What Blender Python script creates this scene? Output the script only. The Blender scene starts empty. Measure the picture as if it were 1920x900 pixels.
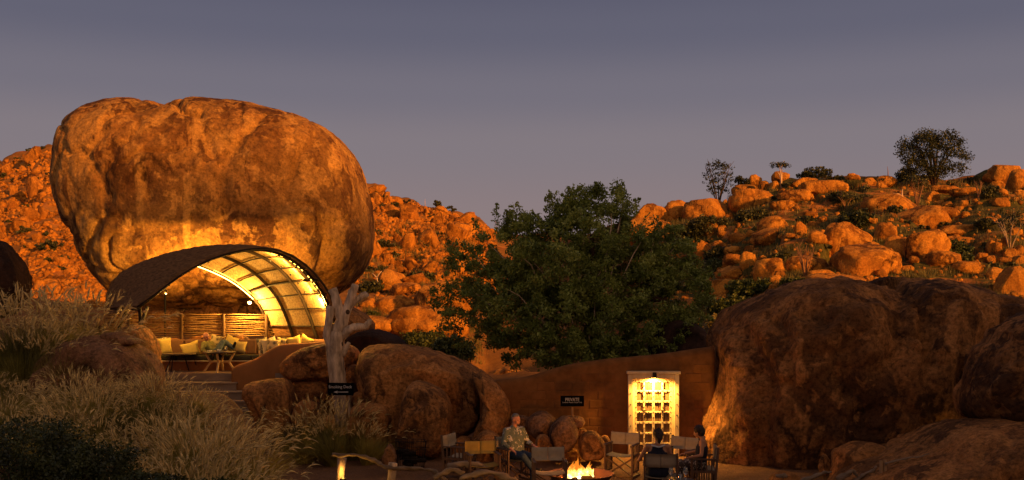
import bpy, bmesh, math, random
import numpy as np
from mathutils import Vector, Matrix, Euler

random.seed(7); np.random.seed(7)
R = math.radians
scene = bpy.context.scene
COL = scene.collection

# ------------------------------------------------------------------ camera
F = 1900.0; CH = 3.6; HOR = 560.0       # focal length in photo pixels, eye height, horizon row
cam_d = bpy.data.cameras.new('camera'); cam = bpy.data.objects.new('camera', cam_d); COL.objects.link(cam)
cam.location = (0, 0, CH); cam.rotation_euler = (R(90), 0, 0)
cam_d.sensor_width = 36.0; cam_d.sensor_fit = 'HORIZONTAL'
cam_d.lens = 36.0 * F / 1920.0
cam_d.shift_y = (HOR - 450.0) / 1920.0
cam_d.clip_start = 0.3; cam_d.clip_end = 2000
scene.camera = cam
scene.render.resolution_x = 1024; scene.render.resolution_y = 480

# ------------------------------------------------------------------ dusk sky
SUN_AZ, SUN_EL = R(45), R(13.5)
world = bpy.data.worlds.new('World'); scene.world = world; world.use_nodes = True
wn = world.node_tree.nodes; wl = world.node_tree.links
for n in list(wn): wn.remove(n)
wo = wn.new('ShaderNodeOutputWorld'); bg = wn.new('ShaderNodeBackground')
tc = wn.new('ShaderNodeTexCoord'); sp = wn.new('ShaderNodeSeparateXYZ'); rp = wn.new('ShaderNodeValToRGB')
wl.new(tc.outputs['Generated'], sp.inputs[0]); wl.new(sp.outputs['Z'], rp.inputs[0])
cr = rp.color_ramp; cr.interpolation = 'EASE'
stops = [(0.0, (.285, .212, .212)), (0.075, (.262, .202, .208)), (0.15, (.224, .192, .214)),
         (0.20, (.176, .162, .200)), (0.255, (.126, .124, .172)), (0.31, (.096, .097, .147)), (0.6, (.075, .084, .128)), (1.0, (.05, .062, .105))]
cr.elements[0].position = 0; cr.elements[0].color = (*stops[0][1], 1)
cr.elements[1].position = 1; cr.elements[1].color = (*stops[-1][1], 1)
for p, c in stops[1:-1]:
    e = cr.elements.new(p); e.color = (*c, 1)
# afterglow: the sky warms smoothly towards the side of the set sun, behind the camera
gd = wn.new('ShaderNodeVectorMath'); gd.operation = 'DOT_PRODUCT'; wl.new(tc.outputs['Generated'], gd.inputs[0]); gd.inputs[1].default_value = (math.sin(SUN_AZ), -math.cos(SUN_AZ), 0.12)
gm_ = wn.new('ShaderNodeMapRange'); gm_.interpolation_type = 'SMOOTHSTEP'; gm_.inputs[1].default_value = -.25; gm_.inputs[2].default_value = 1.0; wl.new(gd.outputs['Value'], gm_.inputs[0])
ga = wn.new('ShaderNodeMix'); ga.data_type = 'RGBA'; ga.blend_type = 'ADD'; wl.new(gm_.outputs[0], ga.inputs[0]); wl.new(rp.outputs[0], ga.inputs[6]); ga.inputs[7].default_value = (.44, .24, .085, 1)
wl.new(ga.outputs[2], bg.inputs[0]); bg.inputs[1].default_value = 1.0
wl.new(bg.outputs[0], wo.inputs[0])

# ------------------------------------------------------------------ low sun behind the camera, to the right
sun_d = bpy.data.lights.new('sun', 'SUN'); sun_d.energy = 4.8; sun_d.angle = R(2.2); sun_d.color = (1.0, 0.40, 0.06)
sun = bpy.data.objects.new('sun', sun_d); COL.objects.link(sun)
sdir = Vector((-math.sin(SUN_AZ) * math.cos(SUN_EL), math.cos(SUN_AZ) * math.cos(SUN_EL), -math.sin(SUN_EL)))
sun.rotation_euler = sdir.to_track_quat('-Z', 'Y').to_euler(); sun.location = (60, -60, 60)

scene.view_settings.view_transform = 'Standard'; scene.view_settings.look = 'None'
scene.view_settings.exposure = 0; scene.view_settings.gamma = 1

# ------------------------------------------------------------------ helpers
REG = []
def P(px, py, Y):
    return Vector(((px - 960.0) * Y / F, Y, CH + (HOR - py) * Y / F))

def tag(o, label=None, cat=None, group=None, kind=None):
    if label: o['label'] = label
    if cat: o['category'] = cat
    if group: o['group'] = group
    if kind: o['kind'] = kind
    return o

def empty(name, loc, label=None, cat=None, group=None, rz=0.0):
    o = bpy.data.objects.new(name, None); o.empty_display_size = 0.2
    o.location = loc; o.rotation_euler = (0, 0, rz); COL.objects.link(o)
    return tag(o, label, cat, group)

def link(name, me, mat=None, parent=None, loc=None):
    if mat is not None and len(me.materials) == 0: me.materials.append(mat)
    o = bpy.data.objects.new(name, me); COL.objects.link(o)
    if parent is not None: o.parent = parent
    if loc is not None: o.location = loc
    return o

def copy_tree(o, parent=None):
    c = o.copy(); COL.objects.link(c); c.parent = parent
    for ch in list(o.children): copy_tree(ch, c)
    return c

def mesh_np(name, V, Fc, smooth=False):
    me = bpy.data.meshes.new(name)
    V = np.asarray(V, dtype=np.float32); Fc = np.asarray(Fc, dtype=np.int32)
    k = Fc.shape[1]
    me.vertices.add(len(V)); me.vertices.foreach_set('co', V.ravel())
    me.loops.add(Fc.size); me.loops.foreach_set('vertex_index', Fc.ravel())
    me.polygons.add(len(Fc)); me.polygons.foreach_set('loop_start', np.arange(0, Fc.size, k, dtype=np.int32))
    try: me.polygons.foreach_set('loop_total', np.full(len(Fc), k, dtype=np.int32))
    except Exception: pass
    me.update(calc_edges=True)
    if smooth: me.polygons.foreach_set('use_smooth', np.ones(len(Fc), dtype=bool))
    me.validate()
    return me

class MB:
    """collects simple shapes, then links them as one mesh object"""
    def __init__(s): s.v = []; s.f = []
    def add(s, vs, fs):
        b = len(s.v); s.v += [tuple(v) for v in vs]; s.f += [tuple(b + i for i in f) for f in fs]; return s
    def box(s, c, d, rot=None, taper=1.0):
        c = Vector(c); x, y, z = d[0] / 2, d[1] / 2, d[2] / 2
        vs = [Vector((sx * x * (taper if sz > 0 else 1), sy * y * (taper if sz > 0 else 1), sz * z)) for sz in (-1, 1) for sy in (-1, 1) for sx in (-1, 1)]
        if rot is not None:
            m = Euler(rot).to_matrix(); vs = [m @ v for v in vs]
        s.add([c + v for v in vs], [(0, 2, 3, 1), (4, 5, 7, 6), (0, 1, 5, 4), (2, 6, 7, 3), (0, 4, 6, 2), (1, 3, 7, 5)]); return s
    def bar(s, a, b, w, h, up=(0, 0, 1)):
        a = Vector(a); b = Vector(b); d = (b - a).normalized(); u = Vector(up)
        if abs(d.dot(u)) > .98: u = Vector((1, 0, 0))
        x = d.cross(u).normalized() * w / 2; y = x.cross(d).normalized() * h / 2
        vs = [a - x - y, a + x - y, a + x + y, a - x + y, b - x - y, b + x - y, b + x + y, b - x + y]
        s.add(vs, [(0, 3, 2, 1), (4, 5, 6, 7), (0, 1, 5, 4), (1, 2, 6, 5), (2, 3, 7, 6), (3, 0, 4, 7)]); return s
    def tube(s, pts, rad, n=8, cap=True, jit=0.0):
        pts = [Vector(p) for p in pts]
        if not hasattr(rad, '__len__'): rad = [rad] * len(pts)
        rings = []; ref = None
        for i, p in enumerate(pts):
            d = (pts[min(i + 1, len(pts) - 1)] - pts[max(i - 1, 0)]).normalized()
            if ref is None: ref = Vector((0, 0, 1)) if abs(d.z) < .9 else Vector((1, 0, 0))
            x = d.cross(ref)
            if x.length < 1e-4: x = d.cross(Vector((0.3, 1, 0.2)))
            x.normalize(); y = d.cross(x).normalized(); ref = -y if False else x.cross(d).normalized()
            rr = [rad[i] * (1 + (random.uniform(-jit, jit) if jit else 0)) for _ in range(n)]
            rings.append([p + (x * math.cos(2 * math.pi * k / n) + y * math.sin(2 * math.pi * k / n)) * rr[k] for k in range(n)])
        b = len(s.v)
        for r_ in rings: s.v += [tuple(v) for v in r_]
        for i in range(len(rings) - 1):
            for k in range(n):
                a0 = b + i * n + k; a1 = b + i * n + (k + 1) % n
                s.f.append((a0, a1, a1 + n, a0 + n))
        if cap:
            s.f.append(tuple(b + k for k in range(n))[::-1]); e = b + (len(rings) - 1) * n
            s.f.append(tuple(e + k for k in range(n)))
        return s
    def sphere(s, c, r, seg=12, ring=8):
        if not hasattr(r, '__len__'): r = (r, r, r)
        c = Vector(c); vs = [c + Vector((0, 0, r[2]))]
        for i in range(1, ring):
            t = math.pi * i / ring
            for k in range(seg):
                a = 2 * math.pi * k / seg
                vs.append(c + Vector((r[0] * math.sin(t) * math.cos(a), r[1] * math.sin(t) * math.sin(a), r[2] * math.cos(t))))
        vs.append(c - Vector((0, 0, r[2]))); n = len(vs) - 1; fs = []
        for k in range(seg): fs.append((0, 1 + k, 1 + (k + 1) % seg))
        for i in range(ring - 2):
            for k in range(seg):
                a = 1 + i * seg + k; b_ = 1 + i * seg + (k + 1) % seg
                fs.append((a, a + seg, b_ + seg, b_))
        for k in range(seg): fs.append((n, 1 + (ring - 2) * seg + (k + 1) % seg, 1 + (ring - 2) * seg + k))
        s.add(vs, fs); return s
    def lathe(s, prof, c=(0, 0, 0), n=24):
        c = Vector(c); b = len(s.v)
        for r_, z in prof:
            for k in range(n):
                a = 2 * math.pi * k / n; s.v.append(tuple(c + Vector((r_ * math.cos(a), r_ * math.sin(a), z))))
        for i in range(len(prof) - 1):
            for k in range(n):
                a0 = b + i * n + k; a1 = b + i * n + (k + 1) % n
                s.f.append((a0, a1, a1 + n, a0 + n))
        return s
    def build(s, name, mat, parent=None, smooth=False, local=False, bevel=0.0):
        me = bpy.data.meshes.new(name)
        off = Vector((0, 0, 0)) if (local or parent is None) else world_loc(parent)
        me.from_pydata([tuple(Vector(v) - off) for v in s.v], [], s.f); me.update()
        if smooth: me.polygons.foreach_set('use_smooth', np.ones(len(me.polygons), dtype=bool))
        me.validate()
        o = link(name, me, mat, parent)
        if bevel:
            m = o.modifiers.new('bevel', 'BEVEL'); m.width = bevel; m.segments = 2; m.limit_method = 'ANGLE'
        return o

def world_loc(o):
    v = Vector((0, 0, 0))
    while o is not None: v += o.location; o = o.parent
    return v

# ---- numpy gradient noise
def _hash(ix, iy, iz, seed):
    h = (ix.astype(np.int64) * 374761393 + iy.astype(np.int64) * 668265263 + iz.astype(np.int64) * 2147483647 + seed * 974634777) & 0xffffffff
    h = ((h ^ (h >> 13)) * 1274126177) & 0xffffffff
    h = ((h ^ (h >> 16)) * 2246822519) & 0xffffffff
    return (h ^ (h >> 15)) & 0xffffffff
def noise3(Pt, seed=0):
    i = np.floor(Pt).astype(np.int64); f = Pt - i; u = f * f * f * (f * (f * 6 - 15) + 10)
    out = 0
    for dx in (0, 1):
        for dy in (0, 1):
            for dz in (0, 1):
                h = _hash(i[:, 0] + dx, i[:, 1] + dy, i[:, 2] + dz, seed)
                a = (h & 0xffff) / 65535.0 * 2 * np.pi; c = ((h >> 16) & 0xffff) / 65535.0 * 2 - 1
                s_ = np.sqrt(1 - c * c)
                g = (f[:, 0] - dx) * s_ * np.cos(a) + (f[:, 1] - dy) * s_ * np.sin(a) + (f[:, 2] - dz) * c
                w = (u[:, 0] if dx else 1 - u[:, 0]) * (u[:, 1] if dy else 1 - u[:, 1]) * (u[:, 2] if dz else 1 - u[:, 2])
                out = out + g * w
    return out * 1.6
def fbm(Pt, oct=4, seed=0, gain=.5, ridged=False):
    a = 1.0; s_ = 0; Pt = np.asarray(Pt, dtype=float)
    for o in range(oct):
        n = noise3(Pt * (2.03 ** o) + 17.3 * o, seed + o)
        s_ = s_ + a * ((1 - 2 * np.abs(n)) if ridged else n); a *= gain
    return s_
def worley(Pt, seed=0, want_id=False):
    i = np.floor(Pt).astype(np.int64); best = np.full(len(Pt), 9.0); sec = np.full(len(Pt), 9.0); bid = np.zeros(len(Pt))
    for dx in (-1, 0, 1):
        for dy in (-1, 0, 1):
            for dz in (-1, 0, 1):
                cx, cy, cz = i[:, 0] + dx, i[:, 1] + dy, i[:, 2] + dz
                h = _hash(cx, cy, cz, seed); h2 = _hash(cx, cy, cz, seed + 91)
                q = np.stack([cx + (h & 1023) / 1023., cy + ((h >> 10) & 1023) / 1023., cz + ((h >> 20) & 1023) / 1023.], 1)
                d = np.sqrt(((q - Pt) ** 2).sum(1))
                m = d < best
                sec = np.where(m, best, np.minimum(sec, d)); bid = np.where(m, (h2 & 1023) / 1023., bid); best = np.where(m, d, best)
    return (best, sec, bid)

_ico = {}
def ico(sub):
    if sub not in _ico:
        bm = bmesh.new(); bmesh.ops.create_icosphere(bm, subdivisions=sub, radius=1.0)
        V = np.array([v.co[:] for v in bm.verts]); Fc = np.array([[v.index for v in f.verts] for f in bm.faces]); bm.free()
        _ico[sub] = (V, Fc)
    return _ico[sub]

def normals(V, Fc):
    a, b, c = V[Fc[:, 0]], V[Fc[:, 1]], V[Fc[:, 2]]; n = np.cross(b - a, c - a); N = np.zeros_like(V)
    for k in range(3): np.add.at(N, Fc[:, k], n)
    return N / (np.linalg.norm(N, axis=1, keepdims=True) + 1e-9)

# ------------------------------------------------------------------ materials
def newmat(name):
    m = bpy.data.materials.new(name); m.use_nodes = True
    nt = m.node_tree; b = nt.nodes['Principled BSDF']; return m, nt, b
def N(nt, t, **kw):
    n = nt.nodes.new(t)
    for k, v in kw.items():
        if k in n.inputs.keys(): n.inputs[k].default_value = v
        else: setattr(n, k, v)
    return n
def noise_node(nt, vec, scale, detail=5, rough=.6, dist=0.0):
    n = N(nt, 'ShaderNodeTexNoise'); n.inputs['Scale'].default_value = scale; n.inputs['Detail'].default_value = detail
    n.inputs['Roughness'].default_value = rough; n.inputs['Distortion'].default_value = dist
    nt.links.new(vec, n.inputs['Vector']); return n.outputs[0]
def ramp(nt, fac, stops, interp='LINEAR'):
    r_ = N(nt, 'ShaderNodeValToRGB'); c = r_.color_ramp; c.interpolation = interp
    c.elements[0].position = stops[0][0]; c.elements[0].color = (*stops[0][1], 1) if hasattr(stops[0][1], '__len__') else (stops[0][1],) * 3 + (1,)
    c.elements[1].position = stops[-1][0]; c.elements[1].color = (*stops[-1][1], 1) if hasattr(stops[-1][1], '__len__') else (stops[-1][1],) * 3 + (1,)
    for p, v in stops[1:-1]:
        e = c.elements.new(p); e.color = (*v, 1) if hasattr(v, '__len__') else (v, v, v, 1)
    nt.links.new(fac, r_.inputs[0]); return r_.outputs[0]
def mix(nt, fac, a, b, mode='MIX'):
    n = N(nt, 'ShaderNodeMix'); n.data_type = 'RGBA'; n.blend_type = mode
    for s_, v in ((n.inputs[0], fac), (n.inputs[6], a), (n.inputs[7], b)):
        if isinstance(v, (int, float)): s_.default_value = v
        elif isinstance(v, tuple): s_.default_value = (*v, 1)
        else: nt.links.new(v, s_)
    return n.outputs[2]
def mapping(nt, vec, scale=(1, 1, 1), loc=(0, 0, 0), rot=(0, 0, 0)):
    m = N(nt, 'ShaderNodeMapping'); m.inputs['Scale'].default_value = scale; m.inputs['Location'].default_value = loc
    m.inputs['Rotation'].default_value = rot; nt.links.new(vec, m.inputs['Vector']); return m.outputs[0]
def bump(nt, b, height, strength=.5, dist=.05, prev=None):
    n = N(nt, 'ShaderNodeBump'); n.inputs['Strength'].default_value = strength; n.inputs['Distance'].default_value = dist
    nt.links.new(height, n.inputs['Height'])
    if prev is not None: nt.links.new(prev, n.inputs['Normal'])
    nt.links.new(n.outputs[0], b.inputs['Normal']); return n.outputs[0]
def wpos(nt): return N(nt, 'ShaderNodeNewGeometry').outputs['Position']

def rock_mat(name, base, dark, light, s=1.0, patch=.5, streak=.5, spots=.6, bumpd=.08):
    m, nt, b = newmat(name); p = wpos(nt)
    c = mix(nt, ramp(nt, noise_node(nt, p, .55 * s, 6, .62, .3), [(.36, 0), (.64, 1)]), base, light)
    st = noise_node(nt, mapping(nt, p, (1.1 * s, 1.1 * s, .13 * s)), 1.0, 5, .6, .2)
    c = mix(nt, streak, c, mix(nt, ramp(nt, st, [(.42, 0), (.6, 1)]), c, mix(nt, .75, c, dark)))
    pn = noise_node(nt, p, 1.25 * s, 6, .58, .35)
    msk = ramp(nt, noise_node(nt, p, .32 * s, 3, .5), [(.36, .15), (.54, 1)])
    pr = ramp(nt, pn, [(.505, 0), (.535, 1)])
    c = mix(nt, mix(nt, patch, (0, 0, 0), mix(nt, 1.0, pr, msk, 'MULTIPLY')), c, dark)
    pr2 = ramp(nt, noise_node(nt, mapping(nt, p, (1, 1, .5)), 3.6 * s, 5, .58, .6), [(.535, 0), (.57, 1)])
    msk2 = ramp(nt, noise_node(nt, p, .6 * s, 4, .6), [(.44, 0), (.6, 1)])
    c = mix(nt, mix(nt, .85 * patch, (0, 0, 0), mix(nt, 1.0, pr2, msk2, 'MULTIPLY')), c, tuple(v * 1.2 for v in dark))
    ys = ramp(nt, noise_node(nt, mapping(nt, p, (1.6 * s, 1.6 * s, .16 * s), (7, 3, 1)), 1.0, 4, .55, .3), [(.54, 0), (.59, 1)])
    c = mix(nt, mix(nt, streak, (0, 0, 0), ys), c, tuple(min(1, v * 1.15) for v in light))
    lt = ramp(nt, noise_node(nt, p, 2.9 * s, 5, .6, .4), [(.57, 0), (.62, 1)])
    c = mix(nt, mix(nt, .45, (0, 0, 0), lt), c, tuple(min(1, v * 1.35) for v in light))
    sm = ramp(nt, noise_node(nt, p, 14 * s, 6, .75), [(.35, 0.0), (.5, .5), (.68, 1)])
    c = mix(nt, spots, c, mix(nt, 1.0, c, ramp(nt, sm, [(0, .32), (.5, .95), (1, 1.5)]), 'MULTIPLY'))
    cv = N(nt, 'ShaderNodeTexVoronoi'); cv.feature = 'DISTANCE_TO_EDGE'; cv.inputs['Scale'].default_value = .42 * s
    cw = N(nt, 'ShaderNodeTexNoise'); cw.inputs['Scale'].default_value = 1.1 * s; cw.inputs['Detail'].default_value = 7; cw.inputs['Roughness'].default_value = .65; nt.links.new(mapping(nt, p, (1, 1, .6), (3, 9, 4)), cw.inputs['Vector'])
    ca = N(nt, 'ShaderNodeVectorMath'); ca.operation = 'MULTIPLY_ADD'; nt.links.new(cw.outputs['Color'], ca.inputs[0]); ca.inputs[1].default_value = (1.6, 1.6, 1.6); nt.links.new(mapping(nt, p, (1, 1, .6)), ca.inputs[2]); nt.links.new(ca.outputs[0], cv.inputs['Vector'])
    ck = ramp(nt, cv.outputs[0], [(0, 1), (.012, .6), (.028, 0)])
    ckm = ramp(nt, noise_node(nt, p, .5 * s, 3, .5), [(.46, 0), (.56, 1)])
    c = mix(nt, mix(nt, 1.0, ck, ckm, 'MULTIPLY'), c, tuple(v * .45 for v in dark))
    nt.links.new(c, b.inputs['Base Color'])
    b.inputs['Roughness'].default_value = .92; b.inputs['Specular IOR Level'].default_value = .18
    h = noise_node(nt, p, 3.2 * s, 10, .7, .2)
    n1 = bump(nt, b, h, .8, bumpd * 2.2)
    vo = N(nt, 'ShaderNodeTexVoronoi'); vo.feature = 'DISTANCE_TO_EDGE'; vo.inputs['Scale'].default_value = .55 * s
    wp = N(nt, 'ShaderNodeVectorMath'); wp.operation = 'ADD'
    nn = N(nt, 'ShaderNodeTexNoise'); nn.inputs['Scale'].default_value = .9 * s; nn.inputs['Detail'].default_value = 5; nt.links.new(p, nn.inputs['Vector'])
    nt.links.new(p, wp.inputs[0]); nt.links.new(nn.outputs['Color'], wp.inputs[1]); nt.links.new(wp.outputs[0], vo.inputs['Vector'])
    n2 = bump(nt, b, ramp(nt, vo.outputs[0], [(0, 0), (.035, 1)]), .35, bumpd * .8, n1)
    bump(nt, b, noise_node(nt, p, 22 * s, 5, .75), .5, bumpd * .35, n2)
    return m

M = {}
M['boulder'] = rock_mat('great_boulder_granite', (.42, .185, .046), (.10, .036, .012), (.52, .26, .065), .62, .95, .65, .75, .10)
M['rock_near'] = rock_mat('near_granite', (.33, .135, .042), (.075, .032, .014), (.45, .20, .062), 1.0, .8, .5, .9, .06)
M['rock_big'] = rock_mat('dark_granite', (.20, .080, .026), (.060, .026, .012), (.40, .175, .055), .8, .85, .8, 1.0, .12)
M['rock_hill'] = rock_mat('sunlit_granite', (.50, .185, .028), (.15, .05, .010), (.66, .285, .045), .8, .75, .5, .55, .09)
M['rock_far'] = rock_mat('far_granite', (.47, .165, .022), (.14, .048, .010), (.64, .255, .035), .55, .7, .4, .5, .14)
M['rock_mauve'] = rock_mat('mauve_granite', (.21, .095, .045), (.07, .034, .02), (.30, .15, .075), 1.2, .8, .5, .9, .07)
M['rock_shaded'] = rock_mat('shaded_dark_rock', (.03, .016, .012), (.012, .008, .007), (.05, .024, .016), 1.0, .5, .5, .5, .05)  # shade put into the colour: near black stands for unlit rock

def simple(name, col, rough=.8, var=.25, scale=6, spec=.3, metallic=0, bumpd=0.0, stretch=(1, 1, 1), obj=True, emit=None):
    m, nt, b = newmat(name)
    v = N(nt, 'ShaderNodeTexCoord').outputs['Object'] if obj else wpos(nt)
    n = noise_node(nt, mapping(nt, v, stretch), scale, 5, .6)
    c = ramp(nt, n, [(.3, tuple(x * (1 - var) for x in col)), (.7, tuple(min(1, x * (1 + var)) for x in col))])
    nt.links.new(c, b.inputs['Base Color']); b.inputs['Roughness'].default_value = rough
    b.inputs['Specular IOR Level'].default_value = spec; b.inputs['Metallic'].default_value = metallic
    if bumpd: bump(nt, b, n, .6, bumpd)
    if emit: b.inputs['Emission Color'].default_value = (*emit[0], 1); b.inputs['Emission Strength'].default_value = emit[1]
    return m
def emitter(name, col, s_):
    m, nt, b = newmat(name); b.inputs['Base Color'].default_value = (*col, 1)
    b.inputs['Emission Color'].default_value = (*col, 1); b.inputs['Emission Strength'].default_value = s_; return m

def foliage(name, a, b_, c_, trans=.25, scale=1.6):
    m, nt, b = newmat(name); p = wpos(nt)
    c = ramp(nt, noise_node(nt, p, scale, 3, .6), [(.35, a), (.5, b_), (.66, c_)])
    c = mix(nt, .5, c, mix(nt, 1.0, c, ramp(nt, noise_node(nt, p, scale * 9, 2, .5), [(.35, .4), (.65, 1.7)]), 'MULTIPLY'))
    nt.links.new(c, b.inputs['Base Color']); b.inputs['Roughness'].default_value = .5; b.inputs['Specular IOR Level'].default_value = .45
    t = N(nt, 'ShaderNodeBsdfTranslucent'); nt.links.new(c, t.inputs[0]); mx = N(nt, 'ShaderNodeMixShader'); mx.inputs[0].default_value = trans
    out = nt.nodes['Material Output']; nt.links.new(b.outputs[0], mx.inputs[1]); nt.links.new(t.outputs[0], mx.inputs[2]); nt.links.new(mx.outputs[0], out.inputs[0])
    return m
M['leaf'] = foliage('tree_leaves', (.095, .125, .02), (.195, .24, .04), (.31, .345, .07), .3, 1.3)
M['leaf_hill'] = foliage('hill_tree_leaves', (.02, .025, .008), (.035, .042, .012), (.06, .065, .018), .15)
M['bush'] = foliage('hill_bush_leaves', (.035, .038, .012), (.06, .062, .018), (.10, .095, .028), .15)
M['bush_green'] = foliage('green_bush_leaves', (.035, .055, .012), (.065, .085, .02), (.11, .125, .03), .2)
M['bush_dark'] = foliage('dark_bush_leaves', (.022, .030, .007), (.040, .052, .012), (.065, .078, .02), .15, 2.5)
M['dry_grass'] = foliage('dry_hill_grass', (.14, .11, .03), (.22, .17, .05), (.32, .25, .08), .2)
M['grass_blade'] = foliage('fountain_grass_blade', (.075, .075, .014), (.23, .195, .035), (.44, .34, .07), .3, .7)
M['plume'] = foliage('fountain_grass_plume', (.46, .33, .13), (.66, .49, .20), (.80, .62, .28), .3, 1.2)
M['bark'] = simple('grey_bark', (.47, .34, .235), .95, .6, 9, .1, 0, .12, (1, 1, .25), False)
M['bark_dark'] = simple('dark_bark', (.09, .055, .035), .9, .4, 6, .1, 0, .02, (1, 1, .3), False)
M['bark_white'] = simple('white_bark', (.62, .42, .28), .8, .2, 4, .2, 0, .0, (1, 1, .3), False)
M['twig'] = simple('dry_twigs', (.26, .13, .07), .9, .3, 4)

# ------------------------------------------------------------------ the lie of the land
cols = np.array([(-900, 60, 560, 150, 300), (0, 60, 560, 150, 306), (90, 60, 560, 150, 278), (250, 60, 560, 150, 300), (500, 60, 570, 150, 335),
 (680, 55, 620, 140, 355), (705, 55, 622, 140, 357), (740, 55, 630, 140, 376), (800, 52, 635, 135, 388), (860, 50, 650, 130, 404), (910, 50, 690, 125, 425),
 (960, 50, 690, 120, 450), (1060, 50, 690, 110, 450), (1150, 48, 680, 95, 420), (1190, 46, 640, 85, 402), (1250, 46, 612, 82, 390), (1330, 45, 600, 80, 388),
 (1400, 44, 575, 80, 357), (1470, 42, 555, 80, 342), (1560, 42, 548, 82, 339), (1720, 42, 545, 84, 338), (1800, 42, 545, 84, 338),
 (1860, 42, 545, 84, 332), (1920, 42, 550, 84, 332), (2400, 42, 560, 84, 345), (3200, 42, 560, 84, 380)], dtype=float)
def sm(t): t = np.clip(t, 0, 1); return t * t * (3 - 2 * t)
def terr(X, Y, rough=True):
    X = np.asarray(X, float); Y = np.asarray(Y, float); Ys = np.maximum(Y, 4.0)
    px = np.clip(960 + F * X / Ys, -900, 3200)
    Yb = np.interp(px, cols[:, 0], cols[:, 1]); pb = np.interp(px, cols[:, 0], cols[:, 2])
    Yc = np.interp(px, cols[:, 0], cols[:, 3]); pc = np.interp(px, cols[:, 0], cols[:, 4])
    zb = CH + (HOR - pb) * Yb / F; zc = CH + (HOR - pc) * Yc / F
    g = np.interp(Y, [0, 8, 14, 18, 20, 23, 26, 28.5, 31, 36], [0, .1, .45, .9, 1.15, 1.6, 1.45, 1.5, 1.9, 2.2])
    near = g * sm((-4.75 - X - .04 * (Y - 20)) / 1.7)
    st = (X > -9.2) & (Y > 22.6) & (Y < 26.6)
    near = np.where(st, np.minimum(near, np.clip((Y - 23.6) * .45, 0, 1.5)), near)
    near = near + .6 * sm((X - 9) / 5) * sm((Y - 8) / 10)
    t0 = sm((Y - 28) / np.maximum(Yb - 28, 1))
    z = near * (1 - t0) + zb * t0
    t = np.clip((Y - Yb) / (Yc - Yb), 0, 1)
    z = np.where(Y > Yb, zb + (zc - zb) * (t ** 1.0), z)
    z = np.where(Y > Yc, zc - (Y - Yc) * .22, z)
    z = np.maximum(z, -2 - 0 * z)
    if rough:
        q = np.stack([X, Y, 0 * X], -1).reshape(-1, 3)
        w = sm((Y - 38) / 14)
        n = (fbm(q / 9., 4, 3) * .75 + fbm(q / 2.3, 4, 8) * .13).reshape(X.shape)
        f1, f2, bid = worley(q / 2.6, 5)
        rb = (np.sqrt(np.clip(1 - (f1 / .62) ** 2, 0, 1)) * (bid > .3) * .9).reshape(X.shape)
        wl_ = sm((Y - 62) / 20) * np.where(px < 1130, 1.0, 0.0)
        g1, g2, gid = worley(q / 5.2 + 3.3, 15)
        db = (np.sqrt(np.clip(1 - (g1 / .66) ** 2, 0, 1)) * (gid > .35) * 1.0).reshape(X.shape) * sm((px - 1130) / 120) * sm((Y - 44) / 6) * np.where(Y > Yc - 4, 0.25, 1)
        z = z + db
        z = z + w * n * np.where(Y > Yc, 0.4, 1) + wl_ * rb * np.interp(px, [850, 1130], [1, 0]) * .9
        fine = (fbm(q / .7, 3, 21) * .02).reshape(X.shape)
        z = z + fine * (1 - w)
    return z

_HY = np.concatenate([np.arange(36.0, 90, .15), np.arange(90, 170.0, .4)]); _HP = np.arange(-40.0, 1980.0, 5.0)
_HT = None
def hit(px, py):
    global _HT
    if _HT is None:
        a_, b_ = np.meshgrid(_HP, _HY, indexing='ij'); _HT = terr((a_ - 960) * b_ / F, b_)
    col = _HT[int(np.clip(round((px + 40) / 5), 0, len(_HP) - 1))]
    k = np.nonzero(CH + (HOR - py) * _HY / F <= col)[0]
    if len(k): return float(_HY[k[0]])
    return float(np.interp(px, cols[:, 0], cols[:, 3])) - .5
def ground(x, y): return float(terr(np.array([x]), np.array([y]))[0])

# terrain sheet
pxs = np.concatenate([np.linspace(-2400, -250, 30), np.linspace(-220, 2140, 520), np.linspace(2200, 4400, 30)])
Yg = np.concatenate([np.linspace(4, 14, 20), np.linspace(14.2, 40, 160), np.geomspace(40.2, 165, 330), np.geomspace(170, 900, 16)])
A, B = np.meshgrid(pxs, Yg)
X = (A - 960) * B / F; Z = terr(X, B)
V = np.stack([X, B, Z], -1).reshape(-1, 3); nx, ny = len(pxs), len(Yg)
idx = np.arange(nx * ny).reshape(ny, nx)
Fq = np.stack([idx[:-1, :-1], idx[:-1, 1:], idx[1:, 1:], idx[1:, :-1]], -1).reshape(-1, 4)
me = mesh_np('ground', V, Fq, True)
m, nt, b = newmat('ground_rock_sand_and_grass'); p = wpos(nt)
sxyz = N(nt, 'ShaderNodeSeparateXYZ'); nt.links.new(p, sxyz.inputs[0])
far = ramp(nt, sxyz.outputs[1], [(0, 0), (1, 1)])
mr = N(nt, 'ShaderNodeMapRange'); mr.inputs[1].default_value = 34; mr.inputs[2].default_value = 44; nt.links.new(sxyz.outputs[1], mr.inputs[0])
sand = ramp(nt, noise_node(nt, p, 1.3, 6, .65), [(.3, (.17, .085, .045)), (.7, (.27, .145, .08))])
peb = ramp(nt, noise_node(nt, p, 26, 4, .7), [(.35, .55), (.7, 1.35)])
sand = mix(nt, 1.0, sand, peb, 'MULTIPLY')
rk = ramp(nt, noise_node(nt, p, .5, 8, .65, .5), [(.3, (.22, .08, .026)), (.5, (.40, .15, .04)), (.7, (.52, .21, .06))])
grs = ramp(nt, noise_node(nt, p, 3, 5, .7), [(.3, (.05, .045, .014)), (.55, (.10, .085, .025)), (.75, (.22, .165, .05))])
gm = ramp(nt, noise_node(nt, mapping(nt, p, (.10, .30, .6)), 1.0, 7, .7, .3), [(.41, 0), (.48, 1)])
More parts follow.
